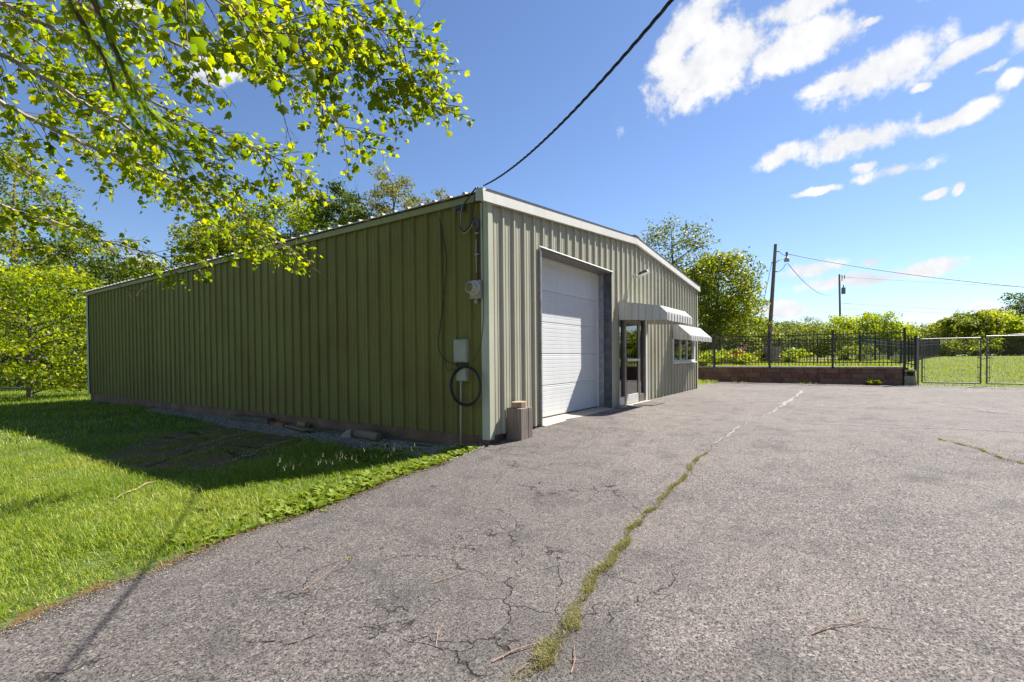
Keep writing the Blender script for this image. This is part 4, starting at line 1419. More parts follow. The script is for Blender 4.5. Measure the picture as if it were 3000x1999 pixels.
gate('rusty grey chain link gate hung beside the broken wall end', -6.72, -8.30, 1.72, -6.72)
gate('second rusty chain link gate beyond the latch chain', -8.46, -10.6, 1.77, -10.6)
o = MB().tube([(17.6, -6.60, -0.05), (17.6, -6.60, 1.76)], 0.035, 10).lathe([(1.76, 0.04), (1.79, 0.03), (1.80, 0.01)], (17.6, -6.60, 0), 'z', 10).build('gate_post', 'gatetop')
tag(o, 'round grey gate post against the end of the block wall', 'gate post')
o = MB().tube([(17.6, -10.74, -0.05), (17.6, -10.74, 1.80)], 0.035, 10).lathe([(1.80, 0.04), (1.83, 0.03), (1.84, 0.01)], (17.6, -10.74, 0), 'z', 10).build('gate_post', 'gatetop')
tag(o, 'round grey gate post at the outer end of the second gate', 'gate post')
o = MB().tube([(17.56, -8.26, 1.02), (17.54, -8.36, 0.98), (17.56, -8.50, 1.03), (17.55, -8.62, 1.0)], 0.016, 6).build('latch_chain', 'gate')
tag(o, 'rusty chain tying the two gates together', 'chain')
cable('loose_wire', [(17.58, -8.95, 1.80), (17.56, -9.25, 1.83), (17.58, -9.6, 1.80), (17.57, -10.2, 1.82), (17.6, -10.5, 1.80)], 0.012, 'loose grey wire lying along the top of the second gate', 'wire', 'gatetop')

# ------------------------------------------------------------------ utility poles and their wires
b1, t1 = at(2250, 1058, 36), at(2272, 716, 36)
b1.z = gz(b1.x, b1.y)
P1 = empty('utility_pole', 'leaning weathered wooden utility pole with a yard light behind the fence', 'utility pole', b1)
d1 = t1 - b1
MB().tube([d1 * -0.03, d1 * 0.5, d1], [0.165, 0.135, 0.105], 12).build('pole', 'polewood', P1)
r1 = Vector((CR.x, CR.y, 0)).normalized()
lp = at(2305, 758, 36) - b1
mid = at(2283, 762, 36) - b1
MB().tube([at(2270, 772, 36) - b1, mid, lp], 0.03, 7).build('lamp_arm', 'galv', P1)
MB().lathe([(0.12, 0.04), (0.34, 0.09), (0.42, 0.09), (0.5, 0.05)], (lp.x, lp.y, lp.z), 'z', 12).build('lamp_head', 'copper', P1)
MB().lathe([(-0.22, 0.19), (-0.16, 0.19), (0.02, 0.15), (0.12, 0.06)], (lp.x, lp.y, lp.z), 'z', 14).build('lamp_shade', 'pvc', P1)
for (u, v) in ((2282, 737), (2261, 770), (2276, 796)):
    q_ = at(u, v, 36) - b1
    q0 = d1 * ((q_.z) / d1.z)
    MB().tube([q0, q_], [0.03, 0.05], 7).build('insulator', 'darksteel', P1)
def sky_wire(p, q, sag, r, label):
    pts = []
    for k in range(25):
        f = k / 24
        w = p.lerp(q, f); w.z -= 4 * sag * f * (1 - f)
        pts.append(w)
    o_ = MB().tube(pts, r, 5).build('overhead_wire', 'wire', smooth=True)
    return tag(o_, label, 'wire', 'overhead wires')
b2, t2 = at(2463, 1050, 74), at(2459, 804, 74)
b2.z = gz(b2.x, b2.y)
P2 = empty('utility_pole', 'distant dark utility pole with a transformer above the round bushes', 'utility pole', b2)
d2 = t2 - b2
MB().tube([d2 * -0.02, d2], [0.17, 0.12], 10).build('pole', 'polewood', P2)
tr = at(2471, 851, 74) - b2
MB().lathe([(-0.55, 0.24), (-0.5, 0.28), (0.35, 0.28), (0.42, 0.24), (0.45, 0.08), (0.85, 0.06)], (tr.x, tr.y, tr.z), 'z', 14).build('transformer', 'copper', P2)
MB().tube([d2 * 0.985, at(2471, 809, 74) - b2], 0.05, 6).build('bracket', 'darksteel', P2)
q_ = at(2467, 812, 74) - b2
MB().tube([q_ + Vector((0, 0, 0.3)), q_ - Vector((0, 0, 0.6))], [0.07, 0.05], 7).build('cutout_fuse', 'darksteel', P2)
q_ = at(2474, 811, 74) - b2
MB().tube([q_ + Vector((0, 0, 0.3)), q_ - Vector((0, 0, 0.3))], [0.05, 0.07], 7).build('cutout_fuse', 'darksteel', P2)
sky_wire(at(2282, 737, 36), at(2307, 752, 36), 0.05, 0.02, 'short wire from the pole top to the yard light')
sky_wire(at(2310, 745, 36), at(3450, 872, 24), 0.45, 0.022, 'thick sagging wire leaving the yard light over the gates')
sky_wire(at(2308, 772, 36), at(2456, 852, 73.6), 1.4, 0.022, 'deeply sagging wire between the leaning pole and the transformer')
sky_wire(at(2261, 770, 36), at(2212, 1010, 37.5), 0.0, 0.018, 'straight guy wire slanting down from the leaning pole')
sky_wire(at(2276, 796, 36), at(2303, 772, 36), 0.18, 0.02, 'small loop of wire under the yard light')
sky_wire(at(2471, 812, 74), at(3500, 850, 110), 0.6, 0.02, 'uppermost distant wire leaving the far pole')
sky_wire(at(2460, 888, 74), at(3500, 925, 110), 0.6, 0.022, 'middle distant wire leaving the far pole')
sky_wire(at(2470, 905, 74), at(3500, 918, 120), 0.8, 0.02, 'lowest distant wire leaving the far pole')


# ------------------------------------------------------------------ foliage
def leaf_cards(C, size, rg, up=0.5, aspect=0.62, fold=0.25, droop=0.0, tint_c=None, spread=0.35):
    """diamond leaves, two triangles each, centred on C"""
    n = len(C)
    N = rg.normal(size=(n, 3)); N[:, 2] = N[:, 2] * 0.8 + up * 1.6
    N /= np.linalg.norm(N, axis=1, keepdims=True)
    A = rg.normal(size=(n, 3)); A[:, 2] -= droop
    A -= N * (A * N).sum(1, keepdims=True)
    A /= np.linalg.norm(A, axis=1, keepdims=True)
    Bv = np.cross(N, A)
    s = (size * rg.uniform(0.6, 1.3, n))[:, None]
    p0 = C - A * s * 0.5
    p2 = C + A * s * 0.5
    p1 = C + Bv * s * aspect * 0.5 + N * s * fold * 0.3
    p3 = C - Bv * s * aspect * 0.5 + N * s * fold * 0.3
    V = np.stack([p0, p1, p2, p3], 1).reshape(-1, 3)
    k = np.arange(n) * 4
    F = np.concatenate([np.stack([k, k + 1, k + 2], -1), np.stack([k, k + 2, k + 3], -1)])
    tc_ = rg.uniform(0, 1, n) if tint_c is None else np.clip(tint_c + rg.normal(0, spread * 0.5, n), 0, 1)
    return V, F, np.repeat(tc_, 4)


def tree(name, label, cat, loc, H, rad, base, n_limb, n_leaf, size, mat, seed, bark='bark', clump=0.55, squash=0.75, top=1.0,
         group=None, lean=(0, 0), trunk_r=None, stems=1, shape=0.0, extra_twigs=0, shell=0.35):
    """trunk + limbs + a crown of leaf clumps carried by the limbs; base = height of the crown's underside"""
    rg = np.random.default_rng(seed); rr = random.Random(seed)
    T = empty(name, label, cat, loc, group)
    wood_ = MB()
    r0 = trunk_r or 0.018 * H + 0.03
    tips = []
    for s in range(stems):
        ox, oy = (0, 0) if stems == 1 else (rr.uniform(-0.25, 0.25) * rad, rr.uniform(-0.25, 0.25) * rad)
        ph = rr.random() * 6
        pts, rs = [], []
        for k in range(9):
            f = k / 8
            pts.append(Vector((ox * (0.3 + f) + lean[0] * f * H + 0.02 * H * math.sin(3 * f + ph) * f, oy * (0.3 + f) + lean[1] * f * H + 0.02 * H * math.cos(2.6 * f + ph) * f, -0.15 + f * H * 0.94)))
            rs.append(r0 * (1 - 0.88 * f) / (1 if stems == 1 else 1.5))
        wood_.tube(pts, rs, 8)
        nl = n_limb // stems
        for k in range(nl):
            f = (k + 0.5) / nl
            z = base * 0.85 + (H * 0.95 - base * 0.85) * f
            tt_ = z / (H * 0.94)
            i_ = min(7, int(tt_ * 8)); p = pts[i_].lerp(pts[min(8, i_ + 1)], tt_ * 8 - i_ if i_ < 8 else 0)
            u = (z - base) / max(0.1, H - base)
            prof = math.sqrt(max(0.03, 1 - (2 * min(max(u, 0), 1) ** (1 + shape) - 1 + 0.15) ** 2 * 0.92))
            w = k * 2.39996 + rr.uniform(-0.4, 0.4) + s
            L = rad * prof * rr.uniform(0.75, 1.12)
            rise = rr.uniform(0.05, 0.45) * L * top
            e = p + Vector((math.cos(w) * L, math.sin(w) * L, rise))
            m_ = p.lerp(e, 0.5) + Vector((0, 0, 0.10 * L))
            rl = r0 * 0.42 * (1 - 0.7 * f)
            wood_.tube([p, m_, e], [rl, rl * 0.6, rl * 0.15], 5, False)
            tips += [(e, 1.0), (m_.lerp(e, 0.5), 0.9)]
            if L > rad * 0.5: tips.append((m_, 0.8))
            for q_ in range(3):
                b0 = p.lerp(m_, 0.9) if q_ == 0 else m_.lerp(e, rr.uniform(0.1, 0.7))
                w2 = w + rr.choice((-1, 1)) * rr.uniform(0.5, 1.2)
                L2 = L * rr.uniform(0.3, 0.55)
                e2 = b0 + Vector((math.cos(w2) * L2, math.sin(w2) * L2, rr.uniform(-0.1, 0.5) * L2))
                wood_.tube([b0, e2], [rl * 0.4, rl * 0.1], 4, False)
                tips.append((e2, 0.85))
        tips.append((pts[-1] + Vector((0, 0, 0.02 * H)), 0.8))
    for k in range(extra_twigs):
        p, _ = rr.choice(tips)
        e = p + Vector((rr.uniform(-0.5, 0.5), rr.uniform(-0.5, 0.5), rr.uniform(0.3, 1.0))) * rad * 0.35
        wood_.tube([p, e], [0.02, 0.006], 3, False)
    wood_.build('trunk', bark, T)
    if n_leaf:
        P = np.array([list(p) for p, w in tips]); Wt = np.array([w for p, w in tips])
        pick = rg.choice(len(P), n_leaf, p=Wt / Wt.sum())
        ct = rg.uniform(0.0, 1.0, len(P))
        off = rg.normal(size=(n_leaf, 3))
        off /= np.linalg.norm(off, axis=1, keepdims=True)
        off *= (shell + (1 - shell) * rg.uniform(0, 1, (n_leaf, 1)) ** 0.6) * clump * rad * rg.uniform(0.45, 1.0, (len(P), 1))[pick]
        off[:, 2] *= squash
        C = P[pick] + off
        C[:, 2] = np.maximum(C[:, 2], base * 0.5 + 0.05)
        V, F, tn = leaf_cards(C, size, rg, tint_c=ct[pick])
        link('crown', np_mesh('crown', V, F, tn), mat, T)
    return T


def conifer(name, label, loc, H, rad, seed, mat='needle', group=None):
    rg = np.random.default_rng(seed); rr = random.Random(seed)
    T = empty(name, label, 'tree', loc, group)
    wd = MB().tube([(0, 0, -0.2), (0.05, 0.05, H * 0.5), (0, 0, H)], [0.02 * H, 0.012 * H, 0.02], 8)
    C = []
    n = 34
    for k in range(n):
        f = k / n
        z = H * (0.25 + 0.74 * f)
        for s in range(4):
            w = k * 2.4 + s * 1.57 + rr.uniform(-0.3, 0.3)
            L = rad * (1 - f) ** 0.7 * rr.uniform(0.55, 1.1) + 0.2
            e = Vector((math.cos(w) * L, math.sin(w) * L, z + rr.uniform(0.0, 0.18) * L))
            wd.tube([(0, 0, z), e], [0.04, 0.008], 4, False)
            m_ = int(18 * L)
            for q_ in range(m_):
                g = 0.25 + 0.78 * rr.random()
                C.append((e.x * g + rr.gauss(0, 0.09 * L), e.y * g + rr.gauss(0, 0.09 * L), z + (e.z - z) * g + rr.gauss(0.05, 0.07)))
    wd.build('trunk', 'bark', T)
    V, F, tn = leaf_cards(np.array(C), 0.42, rg, up=0.7, aspect=0.22)
    link('crown', np_mesh('crown', V, F, tn), mat, T)
    return T


def bare_tree(label, loc, H, seed, group=None):
    rr = random.Random(seed)
    T = empty('bare_tree', label, 'tree', loc, group)
    wd = MB()
    def grow(p, d, L, r, lv):
        e = p + d * L
        wd.tube([p, p.lerp(e, 0.5) + Vector((rr.gauss(0, 1), rr.gauss(0, 1), 0)) * 0.02 * L, e], [r, r * 0.75, r * 0.5], 5 if lv < 2 else 3, False)
        if lv < 4:
            for k in range(3 if lv else 4):
                dd = (d + Vector((rr.gauss(0, 0.30), rr.gauss(0, 0.30), rr.uniform(0.1, 0.5)))).normalized()
                grow(p.lerp(e, rr.uniform(0.45, 1.0)), dd, L * rr.uniform(0.5, 0.75), r * 0.5, lv + 1)
    grow(Vector((0, 0, -0.2)), Vector((0, 0, 1)), H * 0.42, 0.09, 0)
    wd.build('branches', 'bark', T)
    return T


def onground(u, depth):
    p = at(u, 1062, depth)
    return Vector((p.x, p.y, gz(p.x, p.y)))


def height_to(loc, u, v, depth):
    return at(u, v, depth).z - loc.z


GW = 'woodland trees behind the building'
# --- woods beyond the rear corner
L0 = onground(85, 20.7)
tree('maple_tree', 'low bright yellow green maple spreading over the sunlit lawn', 'tree', L0, 5.6, 3.4, 0.35, 46, 15000, 0.17, 'maple', 21, clump=0.34, squash=0.42, top=0.5, shell=0.15)
spec = [  # u, v top, depth, rad, base, leaves, size, mat, label
    (-120, 560, 27, 3.6, 2.0, 9000, 0.20, 'mid', 'tall mid green tree behind the bright maple'),
    (60, 430, 33, 3.6, 3.0, 11000, 0.21, 'mid', 'tallest leafy tree above the bright maple'),
    (175, 700, 36, 3.2, 2.0, 8000, 0.22, 'dark', 'dark green tree between the maple and the rear corner'),
    (265, 640, 40, 2.6, 3.0, 5500, 0.22, 'mid', 'thin crowned tree rising by the rear corner of the building'),
    (330, 770, 34, 3.2, 1.0, 9000, 0.22, 'dark', 'dense dark tree close behind the rear corner'),
    (215, 930, 29, 2.6, 0.2, 8000, 0.19, 'dark', 'dark bushy undergrowth tree beside the rear corner'),
    (430, 760, 42, 3.6, 2.0, 8000, 0.24, 'mid', 'mid green tree just showing above the low end of the roof'),
    (520, 790, 46, 3.6, 2.0, 7000, 0.26, 'dark', 'dark treetop barely above the roof line'),
    (640, 670, 40, 3.4, 3.0, 13000, 0.23, 'mid', 'leafy tree in front of the blue grey conifer'),
    (740, 620, 42, 3.6, 3.0, 14000, 0.24, 'mid', 'broad leafy treetop behind the sycamore twigs'),
    (860, 580, 40, 3.4, 3.0, 14000, 0.23, 'maple', 'rounded leafy treetop above the middle of the roof'),
    (945, 575, 44, 2.8, 4.0, 9000, 0.24, 'dark', 'dark green treetop among the bare stems'),
    (1010, 535, 38, 2.4, 5.0, 9000, 0.21, 'dark', 'narrow dark treetop beside the bare stems'),
    (1065, 600, 36, 2.2, 4.0, 8000, 0.21, 'mid', 'low mid green treetop behind the roof edge'),
    (1160, 505, 38, 2.5, 6.0, 9000, 0.18, 'yel', 'yellow green treetop above the roof'),
    (1200, 575, 36, 1.6, 6.0, 3200, 0.18, 'yel', 'small yellow green treetop beside the larger yellow one'),
    (1293, 540, 40, 1.7, 7.0, 3600, 0.19, 'yel', 'last small yellow green treetop near the roof corner'),
]
for k, (u, v, dep, rad, base, nl, sz, mat, lab) in enumerate(spec):
    L = onground(u, dep)
    H = height_to(L, u, v, dep)
    tree('woodland_tree', lab, 'tree', L, H, rad, min(base, H * 0.4), 26, nl, sz, mat, 100 + k, group=GW, clump=0.36, extra_twigs=14)
L = onground(600, 46)
conifer('pine_tree', 'tall blue grey conifer behind the leafy treetops', L, height_to(L, 600, 615, 46), 3.4, 5)
for k, (u, v, dep, lab) in enumerate([(1075, 480, 38, 'tall cluster of bare grey stems rising above the roof'), (1030, 520, 42, 'bare stems behind the dark narrow treetop'), (970, 520, 45, 'bare twiggy treetop left of the dark crown'.replace('left of', 'beyond'))]):
    L = onground(u, dep)
    bare_tree(lab, L, height_to(L, u, v, dep), 40 + k, 'bare trees behind the roof')

# --- trees beyond the far end of the front wall
L = onground(1975, 36)
tree('airy_tree', 'tall airy tree with sparse drooping leaves behind the gable', 'tree', L, height_to(L, 1975, 650, 36), 2.5, 4.5, 26, 4200, 0.20, 'pale', 61, clump=0.38, squash=1.1, extra_twigs=30)
L = onground(2105, 33)
tree('locust_tree', 'dense rounded bright green tree behind the raised garden', 'tree', L, height_to(L, 2105, 750, 33), 2.5, 1.6, 34, 13000, 0.19, 'mid', 62, clump=0.40, squash=0.9)
L = onground(2020, 37)
tree('locust_tree', 'lower leafy tree between the airy tree and the rounded tree', 'tree', L, height_to(L, 2020, 800, 37), 2.4, 1.2, 26, 8000, 0.20, 'mid', 63, clump=0.40)
L = onground(2165, 38)
tree('locust_tree', 'smaller mid green tree on the outer side of the rounded tree', 'tree', L, height_to(L, 2165, 860, 38), 1.7, 1.0, 22, 6000, 0.20, 'mid', 64, clump=0.42)
L = onground(2062, 30)
tree('shrub', 'yellow green shrub directly behind the window awning', 'shrub', L, height_to(L, 2062, 955, 30), 0.9, 0.2, 14, 2600, 0.14, 'yel', 65, stems=3, clump=0.5)
hedge = [(2190, 925, 42, 2.2, 'mid'), (2235, 945, 44, 1.9, 'pale'), (2290, 950, 46, 2.0, 'pale'), (2345, 945, 48, 1.9, 'mid'), (2400, 955, 50, 2.0, 'pale'), (2440, 965, 46, 1.7, 'mid')]
HL = ['mid green hedgerow shrub at the foot of the small outer tree', 'pale hedgerow shrub directly behind the leaning pole', 'pale hedgerow shrub between the leaning pole and the twiggy bush',
      'mid green hedgerow shrub in front of the half bare bush', 'pale hedgerow shrub just past the half bare bush', 'mid green hedgerow shrub beside the round bushes under the distant pole']
for k, (u, v, dep, rad, mat) in enumerate(hedge):
    L = onground(u, dep)
    tree('hedgerow_shrub', HL[k], 'shrub', L, height_to(L, u, v, dep), rad, 0.1, 18, 4200, 0.18, mat, 70 + k, stems=3, clump=0.5, group='hedgerow shrubs behind the pole', extra_twigs=20)
for k, (u, v, dep, lab) in enumerate([(2365, 925, 52, 'pale twiggy half bare bush in the hedgerow'), (2700, 945, 60, 'grey twiggy bush between the two groups of round bushes')]):
    L = onground(u, dep)
    H = height_to(L, u, v, dep)
    tree('twiggy_bush', lab, 'bush', L, H, 1.3, 1.0, 22, 900, 0.13, 'pale', 80 + k, stems=4, clump=0.5, extra_twigs=60)
round_ = [(2480, 930, 62, 2.6, 'maple', 'round bright bush under the distant transformer pole'),
          (2550, 920, 60, 2.8, 'maple', 'tallest round bright bush beside the distant pole'),
          (2610, 950, 62, 2.8, 'maple', 'round bright bush sloping away behind the fence end'),
          (2670, 975, 64, 2.6, 'yel', 'low yellow green bush behind the fence end'),
          (2730, 985, 62, 2.2, 'yel', 'lowest yellow green bush behind the first gate'),
          (2795, 930, 50, 2.0, 'mid', 'upright green tree behind the first gate'),
          (2860, 920, 50, 2.2, 'mid', 'full green tree behind the gap between the gates'),
          (2930, 915, 52, 2.5, 'maple', 'bright green tree behind the second gate'),
          (3010, 940, 48, 2.4, 'maple', 'bright bushy tree beyond the second gate'),
          (3120, 930, 50, 2.6, 'mid', 'green tree further along behind the second gate')]
for k, (u, v, dep, rad, mat, lab) in enumerate(round_):
    L = onground(u, dep)
    tree('bushy_tree', lab, 'tree', L, height_to(L, u, v, dep), rad, 0.3, 24, 6500, 0.24, mat, 90 + k, clump=0.42, stems=2, extra_twigs=8, shell=0.2)
L = onground(3035, 60)
tree('dark_tree', 'tall dark tree behind the bushes at the far end of the gates', 'tree', L, height_to(L, 3035, 860, 60), 3.0, 3.0, 24, 6500, 0.26, 'dark', 120, clump=0.4)
# low growth at the foot of the bushes behind the gates, and more woods to close the horizon
for k in range(9):
    u = 2790 + k * 75
    L = onground(u, 47 + (k % 3))
    tree('low_shrub', 'low green shrub at the foot of the trees behind the gates', 'shrub', L, 1.35 + 0.3 * (k % 2), 1.6, 0.0, 14, 2400, 0.20, ('mid', 'maple', 'dark')[k % 3], 130 + k, stems=3, clump=0.55, group='low shrubs behind the gates')
far = tree('far_tree', 'distant woodland tree on the horizon behind everything', 'tree', onground(2300, 120), 5.5, 4.5, 0.2, 22, 5200, 0.42, 'mid', 150, clump=0.5, group='distant horizon trees')
rr = random.Random(99)
for k in range(34):
    u = 1900 + k * 62
    p = onground(u, 115 + rr.uniform(-14, 40))
    c = copy_tree(far)
    c.location = p
    s = rr.uniform(0.75, 1.1)
    c.scale = (s * 1.2, s * 1.2, s)
    c.rotation_euler[2] = rr.uniform(0, 6)
far2 = tree('far_wood_tree', 'distant dark woodland tree closing the view past the maple', 'tree', onground(0, 60), 12, 4.6, 0.5, 24, 6500, 0.36, 'dark', 151, clump=0.42, group='distant trees past the maple')
for k in range(15):
    u = -700 + k * 110
    p = onground(u, 52 + rr.uniform(-4, 14))
    c = copy_tree(far2)
    c.location = p
    s = rr.uniform(0.6, 0.85)
    c.scale = (s, s, s)
    c.rotation_euler[2] = rr.uniform(0, 6)

# wooded south side of the yard, mirrored in the entrance glass
for k in range(17):
    c = copy_tree(far2)
    x = -34 + k * 4.6 + rr.uniform(-1, 1)
    y = -25 + rr.uniform(-3, 2)
    c.location = (x, y, gz(x, y))
    s = rr.uniform(0.75, 1.0)
    c.scale = (s, s, s); c.rotation_euler[2] = rr.uniform(0, 6)
    tag(c, 'woodland tree on the open side of the yard facing the overhead door', 'tree', 'trees facing the front of the building')

# --- raised garden beyond the fence
garden = [(2075, 27, 0.55, 'yel'), (2110, 26, 0.5, 'maple'), (2150, 27, 0.55, 'yel'), (2180, 25, 0.4, 'maple'), (2325, 27, 0.55, 'maple'), (2490, 28, 0.6, 'mid'), (2530, 30, 0.7, 'maple'), (2065, 23, 0.42, 'maple'), (2230, 30, 0.5, 'mid')]
GL = ['yellow green garden plant just past the end of the front wall', 'leafy garden plant behind the first fence panel past the building', 'yellow green garden plant beside the orange flowers',
      'small bright garden plant beside the pink flowers', 'bright garden plant beside the blue barrel', 'dull green garden plant by the bend of the far picket fence',
      'taller bright garden plant behind the end of the wall fence', 'low bright garden plant close behind the wall fence by the building', 'mid green garden plant beside the leaning pole']
for k, (u, dep, h, mat) in enumerate(garden):
    p = onground(u, dep)
    tree('garden_plant', GL[k], 'plant', p, h + 0.25, 0.55, 0.02, 10, 900, 0.12, mat, 160 + k, stems=3, clump=0.6, group='garden plants behind the fence')
for k, (u, dep, mat, lab) in enumerate([(2172, 26.5, 'pink', 'pink flowering plant in the raised garden'), (2160, 25, 'orange', 'small orange flowering plant in the raised garden')]):
    p = onground(u, dep)
    t_ = tree('flowering_plant', lab, 'plant', p, 0.9 if k == 0 else 0.6, 0.35, 0.02, 8, 500, 0.09, 'maple', 170 + k, stems=2, clump=0.6)
    rg = np.random.default_rng(k)
    C = rg.normal(size=(60, 3)) * np.array([0.25, 0.25, 0.16]) + np.array([0, 0, 0.75 if k == 0 else 0.5])
    V, F, tn = leaf_cards(C, 0.10, rg, aspect=0.9)
    link('blossoms', np_mesh('blossoms', V, F, tn), mat, t_)
p = onground(2262, 29)
BS = empty('block_stack', 'stack of pale beige garden blocks beside the leaning pole', 'block stack', p, rz=R_(35))
for c in range(4):
    for k in range(4):
        MB().box(-0.9 + k * 0.42 + (0.2 if c % 2 else 0), -0.9 + k * 0.42 + 0.40 + (0.2 if c % 2 else 0), -0.15, 0.15, c * 0.23 - 0.03, c * 0.23 + 0.185).build('block', 'beigeblock', BS, bevel=0.015)
p = onground(2318, 31)
o = MB().lathe([(0, 0.22), (0.03, 0.27), (0.4, 0.29), (0.8, 0.27), (0.83, 0.22)], (p.x, p.y, p.z - 0.02), 'z', 16).build('blue_barrel', 'blue')
tag(o, 'blue plastic barrel standing in the raised garden', 'barrel')
mb = MB()
for k in range(13):
    a = at(2230 + k * 26, 1062, 31 + 2.0 * math.sin(k * 0.8)); b_ = at(2230 + k * 26, 1062, 36)
    mb.v += [(a.x, a.y, gz(a.x, a.y) + 0.02), (b_.x, b_.y, gz(b_.x, b_.y) + 0.06)]
    if k: mb.f.append((2 * k - 2, 2 * k - 1, 2 * k + 1, 2 * k))
tag(mb.build('mulch_bed', 'mulch'), 'pale mulch garden bed behind the picket fence', 'mulch', kind='structure')

# ------------------------------------------------------------------ sycamore overhead
TRUNK = Vector((-9.2, 3.6, 0))
TRUNK.z = gz(TRUNK.x, TRUNK.y)
SY = empty('sycamore_tree', 'sycamore hanging bright backlit lobed leaves in front of the sky and roof', 'tree', TRUNK)
rg = np.random.default_rng(33)
rr = random.Random(33)
wood_ = MB()
tk = [(0, 0, -0.2), (0.05, 0.03, 2.0), (-0.05, 0.1, 4.5), (0.1, 0.0, 7.0), (0.0, 0.1, 9.5)]
wood_.tube(tk, [0.24, 0.20, 0.17, 0.11, 0.04], 12)


def limb_pts(px):
    return [at(*p) - TRUNK for p in px]


LIMBS = [  # (trunk height, [(u, v, depth)...], base radius, leafiness)
    (4.3, [(-260, 40, 3.9), (0, 160, 4.2), (134, 231, 4.3), (223, 289, 4.4), (338, 351, 4.6), (430, 405, 4.8), (540, 455, 5.1), (650, 500, 5.3), (740, 560, 5.5)], 0.030, 1.0),
    (3.8, [(-260, 170, 4.2), (0, 303, 4.6), (137, 369, 4.8), (286, 434, 5.0), (381, 470, 5.2), (518, 518, 5.5), (625, 571, 5.8), (720, 640, 6.0), (800, 700, 6.2), (880, 745, 6.3)], 0.032, 1.0),
    (5.2, [(-250, -150, 3.9), (0, 5, 4.2), (140, 75, 4.4), (250, 150, 4.6), (330, 205, 4.7), (440, 290, 4.9), (560, 360, 5.1), (680, 410, 5.3), (820, 470, 5.5), (920, 540, 5.7)], 0.030, 1.05),
    (5.6, [(-200, -260, 3.7), (220, 0, 4.0), (333, 45, 4.1), (440, 89, 4.2), (571, 155, 4.4), (649, 161, 4.5), (773, 190, 4.7), (880, 240, 4.9), (960, 330, 5.1), (1040, 410, 5.2), (1085, 440, 5.3)], 0.022, 1.0),
    (6.6, [(100, -500, 3.2), (480, -120, 3.3), (714, 42, 3.5), (779, 65, 3.6), (857, 113, 3.8), (934, 143, 4.0), (1011, 178, 4.3), (1100, 226, 4.6), (1190, 274, 4.9), (1275, 320, 5.1)], 0.028, 1.45),
    (3.2, [(-260, 500, 5.0), (-60, 570, 5.3), (42, 619, 5.5), (143, 643, 5.7), (250, 684, 5.9), (333, 714, 6.1), (446, 744, 6.3), (520, 770, 6.5), (590, 785, 6.6)], 0.026, 0.8),
    (6.9, [(300, -620, 3.6), (640, -260, 3.9), (840, -60, 4.1), (960, 10, 4.3), (1060, 60, 4.5), (1150, 110, 4.7), (1240, 190, 4.9), (1300, 260, 5.0)], 0.020, 1.3),
    (7.2, [(0, -500, 2.7), (360, -200, 2.5), (540, -60, 2.5), (640, 0, 2.6), (730, 60, 2.8), (820, 140, 3.0)], 0.016, 0.55),
    (3.0, [(-300, 380, 6.0), (-80, 420, 6.3), (40, 470, 6.5), (120, 560, 6.8), (150, 640, 7.0)], 0.018, 0.8),
    (5.0, [(-250, 20, 5.2), (60, 90, 5.5), (250, 260, 5.7), (420, 470, 6.0), (560, 600, 6.4), (680, 690, 6.7), (760, 745, 6.9)], 0.020, 0.85),
]
tw_start = []
for hz, px, r0, dense in LIMBS:
    P = [Vector((0, 0, hz - 0.6))] + limb_pts(px)
    n = len(P)
    fine = []
    for k in range(n - 1):
        p0 = P[max(k - 1, 0)]; p1 = P[k]; p2 = P[k + 1]; p3 = P[min(k + 2, n - 1)]
        for s in range(6):
            t_ = s / 6
            fine.append(0.5 * ((2 * p1) + (p2 - p0) * t_ + (2 * p0 - 5 * p1 + 4 * p2 - p3) * t_ ** 2 + (3 * p1 - p0 - 3 * p2 + p3) * t_ ** 3))
    fine.append(P[-1])
    fine = [p + Vector((rr.gauss(0, 0.006), rr.gauss(0, 0.006), rr.gauss(0, 0.006))) for p in fine]
    m_ = len(fine)
    rs = [max(0.0035, (r0 * 1.9 if k < 6 else r0) * (1 - 0.9 * k / (m_ - 1))) for k in range(m_)]
    wood_.tube(fine, rs, 7)
    acc = 0.0
    for k in range(8, m_ - 1):
        seg = (fine[k + 1] - fine[k])
        acc += seg.length * dense
        while acc > 0.036:
            acc -= 0.036
            tw_start.append((fine[k].copy(), seg.normalized(), k / m_, dense))
wood_.build('trunk', 'palebark', SY)
twigs = MB()
leaves = []    # (base, axis, normal, size, tint)


def add_leaves(p, e, d, count, f):
    for q_ in range(count):
        g = 0.25 + 0.75 * (q_ + rr.random()) / count
        b0 = p.lerp(e, min(1, g))
        ax = (d * 0.4 + Vector((rr.gauss(0, 0.7), rr.gauss(0, 0.7), rr.gauss(-0.35, 0.45)))).normalized()
        stem = ax * rr.uniform(0.015, 0.04)
        nrm = Vector((rr.gauss(0, 0.55), rr.gauss(0, 0.55), 0.75))
        nrm = (nrm - ax * nrm.dot(ax)).normalized()
        leaves.append((b0 + stem, ax, nrm, max(0.024, rr.gauss(0.055, 0.022)), rr.random()))


